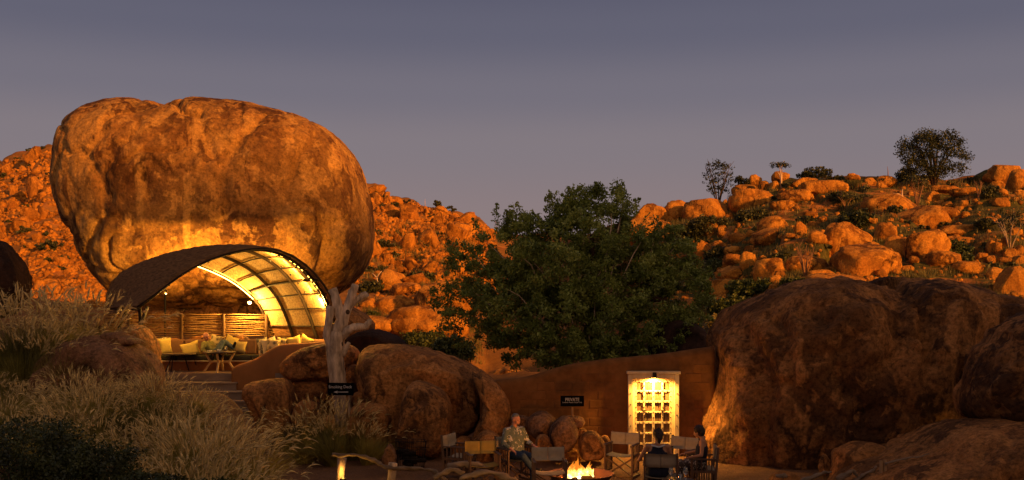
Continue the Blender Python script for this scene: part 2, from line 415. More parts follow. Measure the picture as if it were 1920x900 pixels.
mx2 = N(nt, 'ShaderNodeMapRange'); mx2.inputs[1].default_value = 4; mx2.inputs[2].default_value = 9; nt.links.new(sxyz.outputs[0], mx2.inputs[0])
gm = mix(nt, 1.0, gm, mix(nt, mx2.outputs[0], (.42, .42, .42), (1, 1, 1)), 'MULTIPLY')
hl = mix(nt, gm, rk, grs)
c = mix(nt, mr.outputs[0], sand, hl)
nt.links.new(c, b.inputs['Base Color']); b.inputs['Roughness'].default_value = .95; b.inputs['Specular IOR Level'].default_value = .1
n1 = bump(nt, b, noise_node(nt, p, 1.6, 9, .75), .8, .18)
bump(nt, b, noise_node(nt, p, 18, 5, .7), .6, .02, n1)
g_o = link('ground', me, m); tag(g_o, kind='structure')
# ------------------------------------------------------------------ unseen ridge added behind the camera to keep the evening sun off the camp
rs = []
sv = np.array([math.sin(SUN_AZ), -math.cos(SUN_AZ)]); pv = np.array([math.cos(SUN_AZ), math.sin(SUN_AZ)])
qs = np.linspace(-90, 40, 130); ds = np.linspace(30, 110, 60)
Q, D = np.meshgrid(qs, ds)
Xr = sv[0] * D + pv[0] * Q; Yr = sv[1] * D + pv[1] * Q
prof = sm((D - 30) / 30) * sm((110 - D) / 45)
crest = np.interp(Q, [-90, -60, -20, 20, 27, 31.5, 36, 40], [5, 25, 29.5, 29.5, 29, 26, 4, 0])
q3 = np.stack([Xr, Yr, 0 * Xr], -1).reshape(-1, 3)
Zr = prof * crest + prof * (fbm(q3 / 9, 4, 31) * 1.6).reshape(Xr.shape) * sm((38 - Q) / 8) - .5
V = np.stack([Xr, Yr, Zr], -1).reshape(-1, 3); idx = np.arange(V.shape[0]).reshape(Q.shape)
Fq = np.stack([idx[:-1, :-1], idx[:-1, 1:], idx[1:, 1:], idx[1:, :-1]], -1).reshape(-1, 4)
tag(link('hill', mesh_np('hill', V, Fq, True), M['rock_hill']), kind='structure')  # stands out of view, shaped to block the low sun

# ------------------------------------------------------------------ boulders
def boulder(name, outline, Y, depth, mat, seed, label, sub=6, amp=.10, freq=.45, cat='boulder', group=None, expn=2.4, lean=0.0, grooves=None, fine=1.0, facets=9):
    """outline in photo pixels at distance Y gives the silhouette; depth is the half thickness in metres"""
    o = np.array([[(x - 960) * Y / F, CH + (HOR - y) * Y / F] for x, y in outline]); 
    # smooth closed resample (Chaikin)
    for _ in range(2 if facets == 0 else 1):
        nxt = np.roll(o, -1, 0); o = np.stack([.75 * o + .25 * nxt, .25 * o + .75 * nxt], 1).reshape(-1, 2)
    c = (o.max(0) + o.min(0)) / 2; rel = o - c
    ang = np.arctan2(rel[:, 1], rel[:, 0]); rad = np.hypot(rel[:, 0], rel[:, 1]); k = np.argsort(ang); ang, rad = ang[k], rad[k]
    ang = np.concatenate([ang - 2 * np.pi, ang, ang + 2 * np.pi]); rad = np.tile(rad, 3)
    V, Fc = ico(sub); V = V.copy()
    th = np.arctan2(V[:, 2], V[:, 0]); rho = np.hypot(V[:, 0], V[:, 2])
    # superellipse between in-plane radius and depth
    ph = np.arctan2(np.abs(V[:, 1]), rho); e = 2.0 / expn
    ci, si = np.cos(ph) ** e, np.sin(ph) ** e
    rr = np.interp(th, ang, rad) * ci
    W = np.stack([rr * np.cos(th), np.sign(V[:, 1]) * si * depth, rr * np.sin(th)], 1)
    W[:, 1] += lean * W[:, 2]
    size = rad.mean(); Nn = normals(W, Fc)
    q = W / size
    edge = 1 - .75 * sm((ci - .8) / .2)               # keep the traced silhouette quiet
    W += Nn * (size * amp * edge * fbm(q / freq * .5, 3, seed))[:, None]
    W += Nn * (size * amp * .30 * (.35 + .65 * edge) * fbm(W / 0.8, 5, seed + 5, .55))[:, None] * fine
    W += Nn * ((.05 * fbm(W / .55 + 9, 4, seed + 11, .6) - .05 * np.clip(fbm(W / .9, 3, seed + 14), 0, 1)) * min(1, size / 1.2) * (.3 + .7 * edge))[:, None] * fine
    rg = np.random.RandomState(seed); sc_ = np.array([np.abs(W[:, 0]).max(), np.abs(W[:, 1]).max(), np.abs(W[:, 2]).max()])
    for _ in range(facets):
        n_ = rg.randn(3) * np.array([1, 1, .8]); n_[1] = -abs(n_[1]) - .35; n_ /= np.linalg.norm(n_); dd = (W / sc_) @ n_; cut = rg.uniform(.74, .92) * dd.max()
        W -= (np.clip(dd - cut, 0, None) * .85)[:, None] * n_ * sc_ * (1 - sm((ci - .45) / .4))[:, None]
    f1, f2, _i = worley(W / (size * .75) + fbm(W / size * 2, 3, seed + 9)[:, None] * .18, seed + 3)
    W -= Nn * (size * .030 * np.exp(-((f2 - f1) / .05) ** 2) * (.3 + .7 * edge))[:, None]
    if grooves:
        for (pts, wd, dp) in grooves:
            g = np.array([[(x - 960) * Y / F - c[0], CH + (HOR - y) * Y / F - c[1]] for x, y in pts])
            dmin = np.full(len(W), 9e9); jit = fbm(W / .6, 3, seed + 40) * .10
            for a_, b_ in zip(g[:-1], g[1:]):
                ab = b_ - a_; t = np.clip(((W[:, [0, 2]] - a_) @ ab) / (ab @ ab), 0, 1)
                dmin = np.minimum(dmin, np.linalg.norm(W[:, [0, 2]] - (a_ + t[:, None] * ab), axis=1))
            W -= Nn * (dp * np.exp(-((dmin + jit) / wd) ** 2) * (W[:, 1] < 0))[:, None]
    me = mesh_np(name, W, Fc, True)
    ob = link(name, me, mat, None, (c[0], Y, c[1]))
    return tag(ob, label, cat, group)

BT = lambda L: [(694 - (694 - x) * .945, 585 - (585 - y) * .965) for x, y in L]
boulder('boulder', BT([(88, 340), (92, 290), (105, 235), (135, 203), (180, 184), (235, 178), (275, 183), (312, 188), (350, 180), (400, 178), (460, 184), (520, 199), (585, 216), (640, 250),
        (676, 302), (694, 368), (700, 435), (694, 482), (668, 520), (640, 545), (590, 568), (500, 582), (380, 585), (280, 580), (215, 565), (180, 535), (150, 505), (125, 445), (100, 390)]),
        38, 4.1, M['boulder'], 11, 'colossal rounded balancing boulder looming over the arched deck shelter', 7, .035, .5, expn=2.7, group=None, facets=0,
        grooves=[([(318, 207), (345, 211), (372, 212), (385, 222), (388, 234), (420, 240)], .10, .28), ([(420, 240), (440, 280), (455, 320), (440, 345)], .16, .10),
                 ([(280, 400), (272, 350), (290, 320)], .2, .16), ([(345, 350), (352, 395)], .10, .14), ([(490, 300), (470, 350), (480, 400), (460, 440)], .25, .14), ([(600, 430), (640, 470), (630, 530)], .3, .2), ([(130, 400), (150, 440), (190, 520)], .25, .2), ([(180, 430), (175, 480), (220, 560)], .2, .16), ([(425, 425), (422, 460)], .06, .12)])
boulder('boulder', [(330, 570), (620, 568), (700, 590), (700, 640), (200, 650), (180, 600), (240, 575)], 38.5, 3.2, M['rock_near'], 3,
        'flat bedrock pedestal in deep shade under the balancing boulder', 5, .08)
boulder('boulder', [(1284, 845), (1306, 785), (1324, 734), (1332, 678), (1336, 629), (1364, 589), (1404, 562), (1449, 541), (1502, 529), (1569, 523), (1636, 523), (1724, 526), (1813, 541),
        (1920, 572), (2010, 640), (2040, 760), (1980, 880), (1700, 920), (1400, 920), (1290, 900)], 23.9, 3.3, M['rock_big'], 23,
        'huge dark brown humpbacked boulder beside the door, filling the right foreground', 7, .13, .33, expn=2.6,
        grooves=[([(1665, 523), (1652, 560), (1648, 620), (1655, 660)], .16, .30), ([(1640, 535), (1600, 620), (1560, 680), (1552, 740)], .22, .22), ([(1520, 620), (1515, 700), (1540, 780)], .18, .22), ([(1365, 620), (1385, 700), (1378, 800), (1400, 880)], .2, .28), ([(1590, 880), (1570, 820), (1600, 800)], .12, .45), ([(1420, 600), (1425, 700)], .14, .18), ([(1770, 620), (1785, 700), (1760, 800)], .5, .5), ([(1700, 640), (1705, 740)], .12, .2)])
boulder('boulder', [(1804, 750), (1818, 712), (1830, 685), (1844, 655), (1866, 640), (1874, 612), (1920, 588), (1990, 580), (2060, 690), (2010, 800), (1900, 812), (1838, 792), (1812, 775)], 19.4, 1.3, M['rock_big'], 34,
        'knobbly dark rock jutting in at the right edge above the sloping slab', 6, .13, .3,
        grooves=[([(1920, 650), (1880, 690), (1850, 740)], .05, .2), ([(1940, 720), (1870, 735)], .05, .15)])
boulder('boulder', [(1540, 950), (1600, 905), (1660, 872), (1720, 845), (1800, 800), (1860, 792), (1930, 795), (2050, 800), (2100, 950), (1900, 1000), (1650, 1000)], 18.3, 2.6, M['rock_near'], 41,
        'long rock slab sloping down to the left at the bottom right corner', 6, .09, .4, grooves=[([(1750, 880), (1830, 850), (1900, 815)], .04, .2)])
boulder('boulder', [(1562, 862), (1570, 842), (1600, 830), (1640, 829), (1672, 842), (1684, 870), (1690, 920), (1560, 920)], 20.0, .7, M['rock_near'], 47,
        'small rounded rock at the foot of the big dark boulder behind the rail post', 5, .10)
boulder('boulder', [(1538, 890), (1536, 862), (1545, 848), (1556, 862), (1552, 895)], 20.3, .12, M['rock_near'], 49, 'thin upright finger of stone against the big dark boulder', 4)
boulder('boulder', [(-120, 600), (-120, 430), (-30, 440), (3, 458), (20, 480), (36, 512), (41, 540), (34, 556), (10, 600)], 30, 1.8, M['rock_shaded'], 52,
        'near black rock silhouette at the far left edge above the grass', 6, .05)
# camp rocks in the middle
boulder('boulder', [(672, 668), (688, 652), (720, 644), (760, 645), (800, 654), (850, 671), (892, 688), (915, 714), (922, 745), (914, 784), (894, 808), (850, 830), (800, 850), (740, 820), (700, 770), (670, 720)], 25, 2.0, M['rock_near'], 61,
        'broad domed brown boulder behind the leaning rock, right of the dead tree', 6, .07, .4, grooves=[([(770, 665), (720, 690), (730, 740)], .1, .12), ([(800, 700), (860, 760), (850, 810)], .12, .1)])
boulder('boulder', [(880, 686), (892, 686), (922, 708), (948, 736), (959, 762), (957, 795), (945, 840), (915, 850), (884, 845), (886, 812), (904, 780), (910, 745), (900, 712)], 23.4, 1.0, M['rock_near'], 66,
        'split off flank of the domed boulder, right of the dark crack', 5, .06)
boulder('boulder', [(776, 712), (797, 716), (830, 731), (846, 757), (849, 790), (838, 828), (819, 860), (783, 852), (742, 830), (748, 790), (752, 757), (762, 727)], 22.9, .8, M['rock_near'], 71,
        'tall egg shaped rock leaning against the domed boulder', 6, .06)
boulder('boulder', [(521, 692), (535, 670), (570, 652), (607, 643), (653, 645), (676, 660), (672, 690), (655, 712), (587, 712), (543, 715)], 25.7, .9, M['rock_near'], 75,
        'wide rounded block behind the dead tree at the end of the deck wall', 6, .06)
boulder('boulder', [(545, 712), (600, 708), (625, 712), (625, 770), (550, 770)], 25.7, .7, M['rock_near'], 77, 'shadowed block tucked under the rounded block by the dead tree', 5, .07)
boulder('boulder', [(457, 735), (463, 716), (500, 711), (537, 708), (552, 733), (550, 762), (548, 808), (503, 830), (484, 790), (468, 758)], 24.2, .8, M['rock_near'], 79,
        'squarish brown rock right beside the deck steps', 5, .07)
boulder('boulder', [(655, 775), (662, 760), (687, 754), (718, 757), (733, 777), (730, 803), (718, 850), (680, 855), (650, 820)], 23.2, .6, M['rock_near'], 81,
        'squat rock half hidden by the feathery grass under the sign', 5, .07)
boulder('boulder', [(658, 745), (668, 733), (690, 737), (692, 757), (662, 762)], 24.0, .3, M['rock_near'], 82, 'small grey block wedged behind the squat rock right of the sign', 4, .08)
boulder('boulder', [(640, 650), (655, 630), (690, 617), (725, 622), (762, 642), (760, 665), (650, 665)], 30, 1.6, M['rock_shaded'], 84,
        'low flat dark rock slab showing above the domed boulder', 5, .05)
boulder('boulder', [(1215, 690), (1222, 630), (1250, 600), (1290, 600), (1320, 618), (1332, 650), (1330, 700)], 31, 1.6, M['rock_shaded'], 86,
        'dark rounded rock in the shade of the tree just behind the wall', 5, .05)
boulder('boulder', [(900, 720), (912, 700), (950, 690), (1000, 695), (1010, 730), (905, 735)], 48, 1.6, M['rock_hill'], 87, 'sunlit flat rock glimpsed under the tree above the dip of the wall', 5, .08)
rr_ = [((896, 835), (935, 806), 22.3, .45, 'round brown rock behind the ochre backed chair'), ((989, 818), (1043, 770), 22.6, .55, 'largest grey rock in the heap behind the seated man'),
       ((1034, 845), (1080, 778), 22.0, .5, 'rugged upright rock in the heap below the private sign'), ((1003, 848), (1031, 811), 21.5, .3, 'low rock at the foot of the largest grey rock'),
       ((1051, 800), (1094, 777), 22.5, .4, 'tilted flat slab on top of the rock heap under the sign post'), ((1084, 860), (1131, 807), 21.9, .5, 'rounded rock at the right end of the rock heap'),
       ((1120, 850), (1144, 815), 22.2, .3, 'rock lit yellow by the door lamp at the end of the heap'), ((958, 797), (997, 776), 22.9, .35, 'pale rock behind the head of the seated man'),
       ((1079, 820), (1100, 799), 22.4, .25, 'small rock wedged between slab and rounded rock'), ((935, 860), (962, 815), 22.2, .4, 'dark low rock behind the chair of the seated man'),
       ((1050, 870), (1090, 838), 22.6, .3, 'rock buried in the sand at the foot of the heap')]
for k, ((x0, y1), (x1, y0), Y, d, lb) in enumerate(rr_):
    w, h = x1 - x0, y1 - y0; rnd = random.Random(900 + k)
    ol = []
    for a in range(9):
        t = 2 * math.pi * a / 9; rj = rnd.uniform(.9, 1.14)
        ol.append(((x0 + x1) / 2 + w / 2 * math.cos(t) * rj * 1.1, (y0 + y1 + 6) / 2 - h / 2 * math.sin(t) * rj * 1.1))
    boulder('boulder', ol, Y, d, M['rock_mauve'] if k in (1, 2, 4, 7) else M['rock_near'], 120 + k, lb, 5, .12, .4, fine=1.3)
for (ol, Y, d, lb) in [([(880, 870), (878, 835), (895, 812), (915, 815), (925, 845), (920, 875)], 22.6, .4, 'low rock wedged at the foot of the dark crack'),
    ([(850, 870), (846, 835), (862, 815), (885, 822), (892, 850), (888, 875)], 22.9, .4, 'rock between the tall leaning rock and the round brown rock'),
    ([(640, 720), (650, 690), (668, 680), (684, 700), (688, 735), (650, 740)], 24.9, .5, 'upright rock filling the gap between dead tree and domed boulder'),
    ([(722, 850), (718, 815), (730, 800), (748, 812), (752, 850)], 23.6, .35, 'shadowed rock between the squat rock and the tall leaning rock'),
    ([(545, 800), (552, 760), (575, 748), (600, 756), (610, 800)], 24.0, .5, 'rock behind the feathery grass left of the sign'),
    ([(1440, 905), (1450, 888), (1475, 884), (1500, 892), (1505, 910)], 19.9, .3, 'flat stone at the base of the huge dark boulder'),
    ([(840, 690), (870, 684), (900, 700), (905, 720), (850, 715)], 26.4, .8, 'back shoulder rock behind the domed boulder')]:
    boulder('boulder', ol, Y, d, M['rock_near'], int(ol[0][0]) + 7, lb, 5, .10, .4, fine=1.3)
# left mound
boulder('boulder', [(80, 690), (105, 655), (150, 634), (200, 630), (240, 641), (270, 660), (292, 690), (299, 735), (292, 800), (150, 850), (70, 800)], 22.3, 1.6, M['rock_mauve'], 91,
        'low weathered reddish rock rising out of the grass left of the deck', 6, .08, .35, grooves=[([(120, 700), (200, 680), (280, 720)], .06, .12)])
boulder('boulder', [(186, 628), (205, 622), (245, 632), (262, 640), (258, 648), (215, 642)], 22.2, .45, M['rock_mauve'], 93, 'thin flat slab perched on the reddish rock beside the shelter post', 4, .05)
boulder('boulder', [(218, 650), (226, 622), (246, 606), (268, 610), (286, 634), (296, 683), (302, 725), (250, 735), (215, 700)], 25.2, .8, M['rock_near'], 95,
        'lamp lit rock against the left end of the deck under the shelter eave', 5, .07)
boulder('boulder', [(500, 640), (508, 598), (525, 590), (545, 602), (548, 640)], 32.6, .5, M['rock_near'], 97, 'rounded rock behind the pole fence right of the rear arch', 4, .06)
for k, (x0, x1, y0) in enumerate([(345, 420, 628), (425, 470, 625), (300, 345, 632)]):
    boulder('boulder', [(x0, 665), (x0 + 5, y0 + 8), ((x0 + x1) / 2, y0), (x1 - 4, y0 + 7), (x1, 665)], 29.0, .4, M['rock_near'], 99 + k,
            ['low rock between the sofa back and the pole fence, behind the reclining man', 'low rock behind the striped yellow pillow', 'low rock behind the yellow pillow pair'][k], 4, .06)

# ------------------------------------------------------------------ hillside boulders
base_meshes = {}
def rock_variant(kind, i):
    key = (kind, i)
    if key in base_meshes: return base_meshes[key]
    sub = 4 if kind == 'round' else 3
    V, Fc = ico(sub); V = V.copy(); sd = 300 + i * 7 + (50 if kind == 'rough' else 0)
    rng = np.random.RandomState(sd)
    e = .82 if kind == 'round' else .7
    W = np.sign(V) * np.abs(V) ** e; W /= np.abs(W).max(0)
    a = .16 if kind == 'round' else .26
    W += W * (a * fbm(V * .9 + i * 5.1, 3, sd))[:, None]
    W += W * (.07 * fbm(V * 2.6 + i, 4, sd + 2, .6))[:, None]
    f1, f2, _i = worley(V * .85 + i * 3.7, sd)
    W -= W * ((.08 if kind == 'round' else .16) * np.exp(-((f2 - f1) / .05) ** 2))[:, None]
    if True:
        for _ in range(3 if kind == 'round' else 8):                 # chop planes for angular blocks
            n = rng.randn(3); n /= np.linalg.norm(n); d = (W @ n); cut = rng.uniform(.55, .8) if kind == 'rough' else rng.uniform(.68, .9)
            W -= np.outer(np.clip(d - cut, 0, None), n) * .9
    W /= np.abs(W).max(0)
    me = mesh_np('boulder_mesh', W, Fc, True); me.materials.append(M['rock_hill'] if kind == 'round' else M['rock_far'])
    base_meshes[key] = me; return me
def hill_rock(px, py, w, h, label, group=None, kind='round', seed=0, dz=.0, depth=None):
    rnd = random.Random(seed * 31 + int(px * 7 + py))
    Y = hit(px, py + .30 * h); s_ = Y / F
    c = P(px, py, Y)
    d = depth if depth else (w * .5 * s_) * rnd.uniform(.7, 1.0)
    hz = h * .54 * s_; g_ = float(terr(np.array([c.x]), np.array([c.y + d * .2]))[0]); topz = c.z + hz
    ext = .38 * hz if h > 30 or kind == 'rough' else .15 * hz
    botz = min(c.z - hz - ext, g_ - .15 * hz); botz = max(botz, topz - hz * 3.2)
    o = link('boulder', rock_variant(kind, rnd.randrange(8)), None, None, (c.x, c.y + d * .35, (topz + botz) / 2))
    o.scale = (w * .54 * s_, max(d, .1), (topz - botz) / 2); o.rotation_euler = (0, 0, rnd.choice([0, math.pi]) + rnd.uniform(-.15, .15))
    REG.append((px, py, w, o)); return tag(o, label, 'boulder', group)

# boulders that can be told apart: crop pixel coordinates (cx, cy, w, h) and label
def cx_(v): return 1180 + v / 2.571
def cy_(v): return 230 + v / 2.571
big = [
 (95, 450, 150, 110, 'leftmost sunlit outcrop on the right hill, at the edge of the tree'), (95, 520, 190, 110, 'broad sunlit rock face below the leftmost outcrop'),
 (240, 425, 150, 85, 'squarish outcrop second from the left end of the ridge'), (385, 430, 210, 110, 'long smooth outcrop slab below the multi stemmed tree'),
 (605, 277, 70, 50, 'boulder standing on the ridge right of the multi stemmed tree'), (730, 262, 78, 56, 'round boulder on the skyline behind the white stemmed tree'),
 (600, 375, 185, 95, 'large bulging rock under the ridge between the two skyline trees'), (560, 325, 110, 50, 'flat rock step under the ridge boulder'),
 (650, 308, 50, 55, 'upright block left of the white stemmed tree'), (700, 308, 50, 50, 'upright block beneath the round skyline boulder'),
 (845, 290, 130, 48, 'low dome below the dark skyline bush'), (950, 310, 190, 66, 'wide smooth dome right of the dark skyline bush'),
 (805, 355, 150, 60, 'rounded rock in the shade line below the low dome'), (745, 400, 120, 46, 'half buried rock below the rounded rock on the ridge'),
 (860, 450, 85, 40, 'small rock island in the grassy shelf'), (1075, 262, 70, 34, 'small dome on the skyline in the middle of the ridge'),
 (1165, 285, 60, 38, 'low boulder left of the bare stalk on the ridge'), (1240, 284, 90, 48, 'boulder at the foot of the bare stalk on the ridge'),
 (1213, 303, 55, 32, 'small round stone in front of the bare stalk boulder'), (1270, 392, 230, 84, 'dark domed rock behind the white dead tree'),
 (1460, 360, 72, 62, 'boulder beside the thin bare shrub under the big acacia'), (1812, 252, 150, 96, 'tallest dome on the skyline at the right'),
 (1885, 282, 120, 95, 'squared dome at the right end of the skyline'), (1775, 302, 75, 45, 'block leaning at the foot of the tallest skyline dome'),
 (1800, 340, 64, 52, 'upper stone of the balanced pair at the right'), (1795, 387, 80, 50, 'lower stone of the balanced pair at the right'),
 (705, 497, 130, 90, 'tall rounded rock in the middle of the hill, left of the hollow rock'), (690, 545, 155, 70, 'wide base rock under the tall rounded rock'),
 (822, 513, 62, 66, 'hollowed round rock with a dark hole low on its face'), (587, 535, 42, 36, 'small perfect ball shaped stone on the slope'),
 (1035, 580, 245, 165, 'massive pale boulder in the centre of the right hill'), (903, 558, 85, 60, 'rounded shoulder rock left of the massive pale boulder'),
 (1243, 535, 94, 90, 'spherical boulder perched on the slab'), (1440, 588, 205, 125, 'bright smooth boulder right of the sphere'),
 (1300, 610, 115, 120, 'shadowed rock between the sphere and the bright smooth boulder'), (1150, 670, 270, 150, 'great tilted slab below the sphere'),
 (1254, 670, 56, 60, 'knob shaped stone standing on the great tilted slab'), (1525, 665, 150, 80, 'pitted rock below the bright smooth boulder'),
 (1630, 700, 130, 60, 'lower lobe of the pitted rock towards the stone pile'), (1450, 460, 260, 110, 'broad flat slab behind the sphere'),
 (1540, 440, 95, 60, 'rounded end of the broad flat slab'), (1600, 418, 56, 44, 'small stone at the right end of the broad flat slab'),
 (1625, 335, 130, 40, 'long low rock below the big acacia'), (1520, 325, 130, 40, 'low rock left of the long low rock under the acacia'),
 (435, 612, 90, 72, 'rounded rock at the top left of the lower cluster'), (510, 617, 86, 42, 'capstone lying on top of the lower cluster'),
 (578, 668, 80, 86, 'egg shaped upright boulder in the lower cluster'), (505, 668, 90, 60, 'rock wedged left of the egg shaped boulder'),
 (520, 560, 90, 50, 'rock above the capstone of the lower cluster'), (640, 660, 42, 42, 'small stone right of the egg shaped boulder'),
 (700, 710, 160, 100, 'smooth slab right below the lower cluster'), (500, 725, 120, 60, 'broken face rock under the lower cluster'),
 (860, 690, 180, 80, 'rock behind the bare twiggy shrub'), (930, 735, 110, 50, 'low rock right of the bare twiggy shrub'),
 (360, 625, 90, 100, 'jagged rock at the right edge of the tree crown'), (322, 672, 48, 32, 'bright pale stone at the edge of the tree'),
 (395, 512, 74, 62, 'rounded rock above the tree crown'), (446, 535, 42, 30, 'small stone right of the rounded rock above the crown'),
 (1690, 600, 36, 52, 'leftmost upright stone of the stone pile'), (1745, 598, 48, 64, 'second upright stone of the stone pile'), (1778, 612, 42, 72, 'tall narrow stone in the middle of the stone pile'),
 (1812, 585, 36, 64, 'highest pointed stone of the stone pile'), (1838, 638, 66, 60, 'round stone on the right of the stone pile'), (1885, 618, 56, 52, 'stone behind the right of the stone pile'),
 (1885, 664, 76, 50, 'smooth egg stone at the right edge of the stone pile'), (1702, 652, 60, 50, 'low stone at the front left of the stone pile'), (1745, 662, 44, 42, 'small stone at the front of the stone pile'),
 (1862, 775, 160, 150, 'bright egg shaped boulder at the right edge above the huge dark boulder'), (1780, 732, 90, 60, 'rounded stone left of the bright egg shaped boulder'),
 (1610, 578, 130, 46, 'low ledge above the pitted rock'), (1600, 520, 170, 50, 'flat rock in the shaded hollow at the right'), (1540, 395, 60, 30, 'small low stone on the grassy shelf at the right'),
 (1505, 390, 50, 34, 'stone beside the thin shrub on the grassy shelf'), (1740, 470, 60, 34, 'stone at the foot of the right hand acacia'), (1690, 475, 40, 30, 'little stone left of the right hand acacia'),
 (1900, 470, 60, 60, 'rock at the right frame edge behind the acacia'), (1885, 350, 60, 50, 'dark rock below the right end dome'),
 (1000, 760, 300, 60, 'ledge just above the crest of the huge dark boulder'), (450, 800, 120, 80, 'rock in the green slope right of the tree'), (450, 870, 110, 60, 'lowest rock between the tree and the huge dark boulder'),
]
for k, (x, y, w, h, lb) in enumerate(big):
    gz = 1.16 if w > 80 else 1.05
    hill_rock(cx_(x), cy_(y), gz * w / 2.571, gz * h / 2.571, lb, seed=k)
# left valley slabs and outcrops
lv = [(800, 605, 160, 60, 'long sloping slab left of the tree, above the green bush'), (745, 575, 110, 40, 'smooth rock hump right of the balancing boulder'), (700, 610, 110, 34, 'flat slab low behind the dead tree'),
      (830, 560, 110, 60, 'sunlit slope rock at the left edge of the tree'), (690, 570, 36, 22, 'rounded stone beside the dead tree branch'), (733, 530, 60, 50, 'dark upright rock behind the white stemmed sapling'), (760, 545, 60, 30, 'ledge right of the white stemmed sapling'),
      (700, 357, 50, 24, 'knob on the left skyline beside the balancing boulder'), (735, 395, 36, 28, 'block on the left ridge under the first shrub'), (828, 393, 26, 20, 'block near the thin mast on the left ridge'), (860, 430, 40, 34, 'steep block on the left hill near the tree'),
      (690, 640, 120, 34, 'low slab behind the flat dark rock')]
for k, (x, y, w, h, lb) in enumerate(lv):
    hill_rock(x, y, w, h, lb, seed=200 + k, kind='round' if k < 7 else 'rough')
# unremarkable ones
rnd = random.Random(5)
for k in range(110):
    x = rnd.uniform(1205, 1925); sk = np.interp(x, cols[:, 0], cols[:, 4]); y = sk + 4 + rnd.random() ** .8 * (548 - sk)
    w = rnd.uniform(8, 24) * (.7 + .6 * (y - sk) / 200); h = w * rnd.uniform(.5, .85)
    hill_rock(x, y, w, h, 'small plain orange boulder strewn over the right hill', 'small boulders strewn over the right hill', seed=400 + k)
for k in range(150):
    left = k < 60
    x = rnd.uniform(-5, 190) if left else rnd.uniform(672, 920); sk = np.interp(x, cols[:, 0], cols[:, 4])
    y = sk + 2 + rnd.random() * ((540 if left else 530) - sk); w = rnd.uniform(9, 22) if k % 5 else rnd.uniform(24, 42); h = w * rnd.uniform(.6, 1.3)
    hill_rock(x, y, w, h, 'angular orange block on the steep hill at the far left' if left else 'angular orange block on the rubble hill beside the tree',
              'blocks on the far left hill' if left else 'blocks on the rubble hill beside the tree', 'rough', seed=700 + k)
# remaining rubble, joined
def rubble(name, n, regions, smin, smax, mat, seed):
    rng = np.random.RandomState(seed); V0, F0 = ico(2); Vs = []; Fs = []; off = 0
    cnt = 0
    while cnt < n:
        x0, x1, yb = regions[rng.randint(len(regions))]
        x = rng.uniform(x0, x1); sk = np.interp(x, cols[:, 0], cols[:, 4]); y = sk + 1 + rng.rand() * (yb - sk)
        Y = hit(x, y); s_ = Y / F; c = P(x, y, Y); w = rng.uniform(smin, smax) * s_ * .5
        A_ = rng.randn(3, 3); q_, _r = np.linalg.qr(A_)
        W = V0 * (1 + .18 * rng.randn(len(V0), 1)); W = np.sign(W) * np.abs(W) ** .75
        W = (W * np.array([1, rng.uniform(.6, 1), rng.uniform(.5, 1.1)])) @ q_ * w + np.array([c.x, c.y, c.z])
        Vs.append(W); Fs.append(F0 + off); off += len(V0); cnt += 1
    o = link(name, mesh_np(name, np.concatenate(Vs), np.concatenate(Fs)), mat); return tag(o, kind='stuff')
tag(rubble('hill_rubble', 8200, [(205, 680, 540), (-10, 135, 560), (120, 215, 575), (665, 930, 560), (665, 930, 480)], 4, 12, M['rock_far'], 3), 'orange rubble covering the hills on the left', 'rubble')
tag(rubble('scattered_stones', 1500, [(1190, 1925, 560), (1190, 1925, 560), (1190, 1420, 620)], 2.5, 13, M['rock_hill'], 4), 'small loose stones littering the right hill', 'stones')
# ------------------------------------------------------------------ adobe wall with blocks
M['adobe'] = simple('ochre_adobe_plaster', (.17, .07, .022), .95, .3, 3.5, .1, 0, .012, (1, 1, 1), False)
M['adobe_b'] = simple('paler_adobe_block', (.18, .075, .025), .95, .25, 5, .1, 0, .012, (1, 1, 1), False)
M['adobe_c'] = simple('darker_adobe_block', (.16, .064, .02), .95, .25, 5, .1, 0, .012, (1, 1, 1), False)
M['deck_plaster'] = simple('deck_wall_plaster', (.30, .13, .045), .95, .15, 2.5, .1, 0, .01, (1, 1, 1), False)

def curved_wall(name, top_px, Y0, Y1, thick, zbot, mat, parent):
    """wall whose top follows photo points, at distances from Y0 (left) to Y1 (right)"""
    n = len(top_px); V = []; Fc = []
    xs = [p[0] for p in top_px]
    for i, (x, y) in enumerate(top_px):
        t = (x - xs[0]) / (xs[-1] - xs[0]); Y = Y0 + (Y1 - Y0) * t
        p_ = P(x, y, Y); r_ = thick / 2
        prof = [(-r_, zbot), (-r_, p_.z - r_ * .9), (-r_ * .82, p_.z - r_ * .4), (-r_ * .4, p_.z - .02), (0, p_.z), (r_ * .4, p_.z - .02), (r_ * .82, p_.z - r_ * .4), (r_, p_.z - r_ * .9), (r_, zbot)]
        for dy, z in prof: V.append((p_.x, Y + r_ + dy, z))
    k = 9
    for i in range(n - 1):
        for j in range(k - 1):
            a = i * k + j; Fc.append((a, a + k, a + k + 1, a + 1))
    Fc.append(tuple(range(k))[::1]); Fc.append(tuple((n - 1) * k + j for j in range(k))[::-1])
    m_ = MB(); m_.add(V, Fc); return m_.build(name, mat, parent, True)

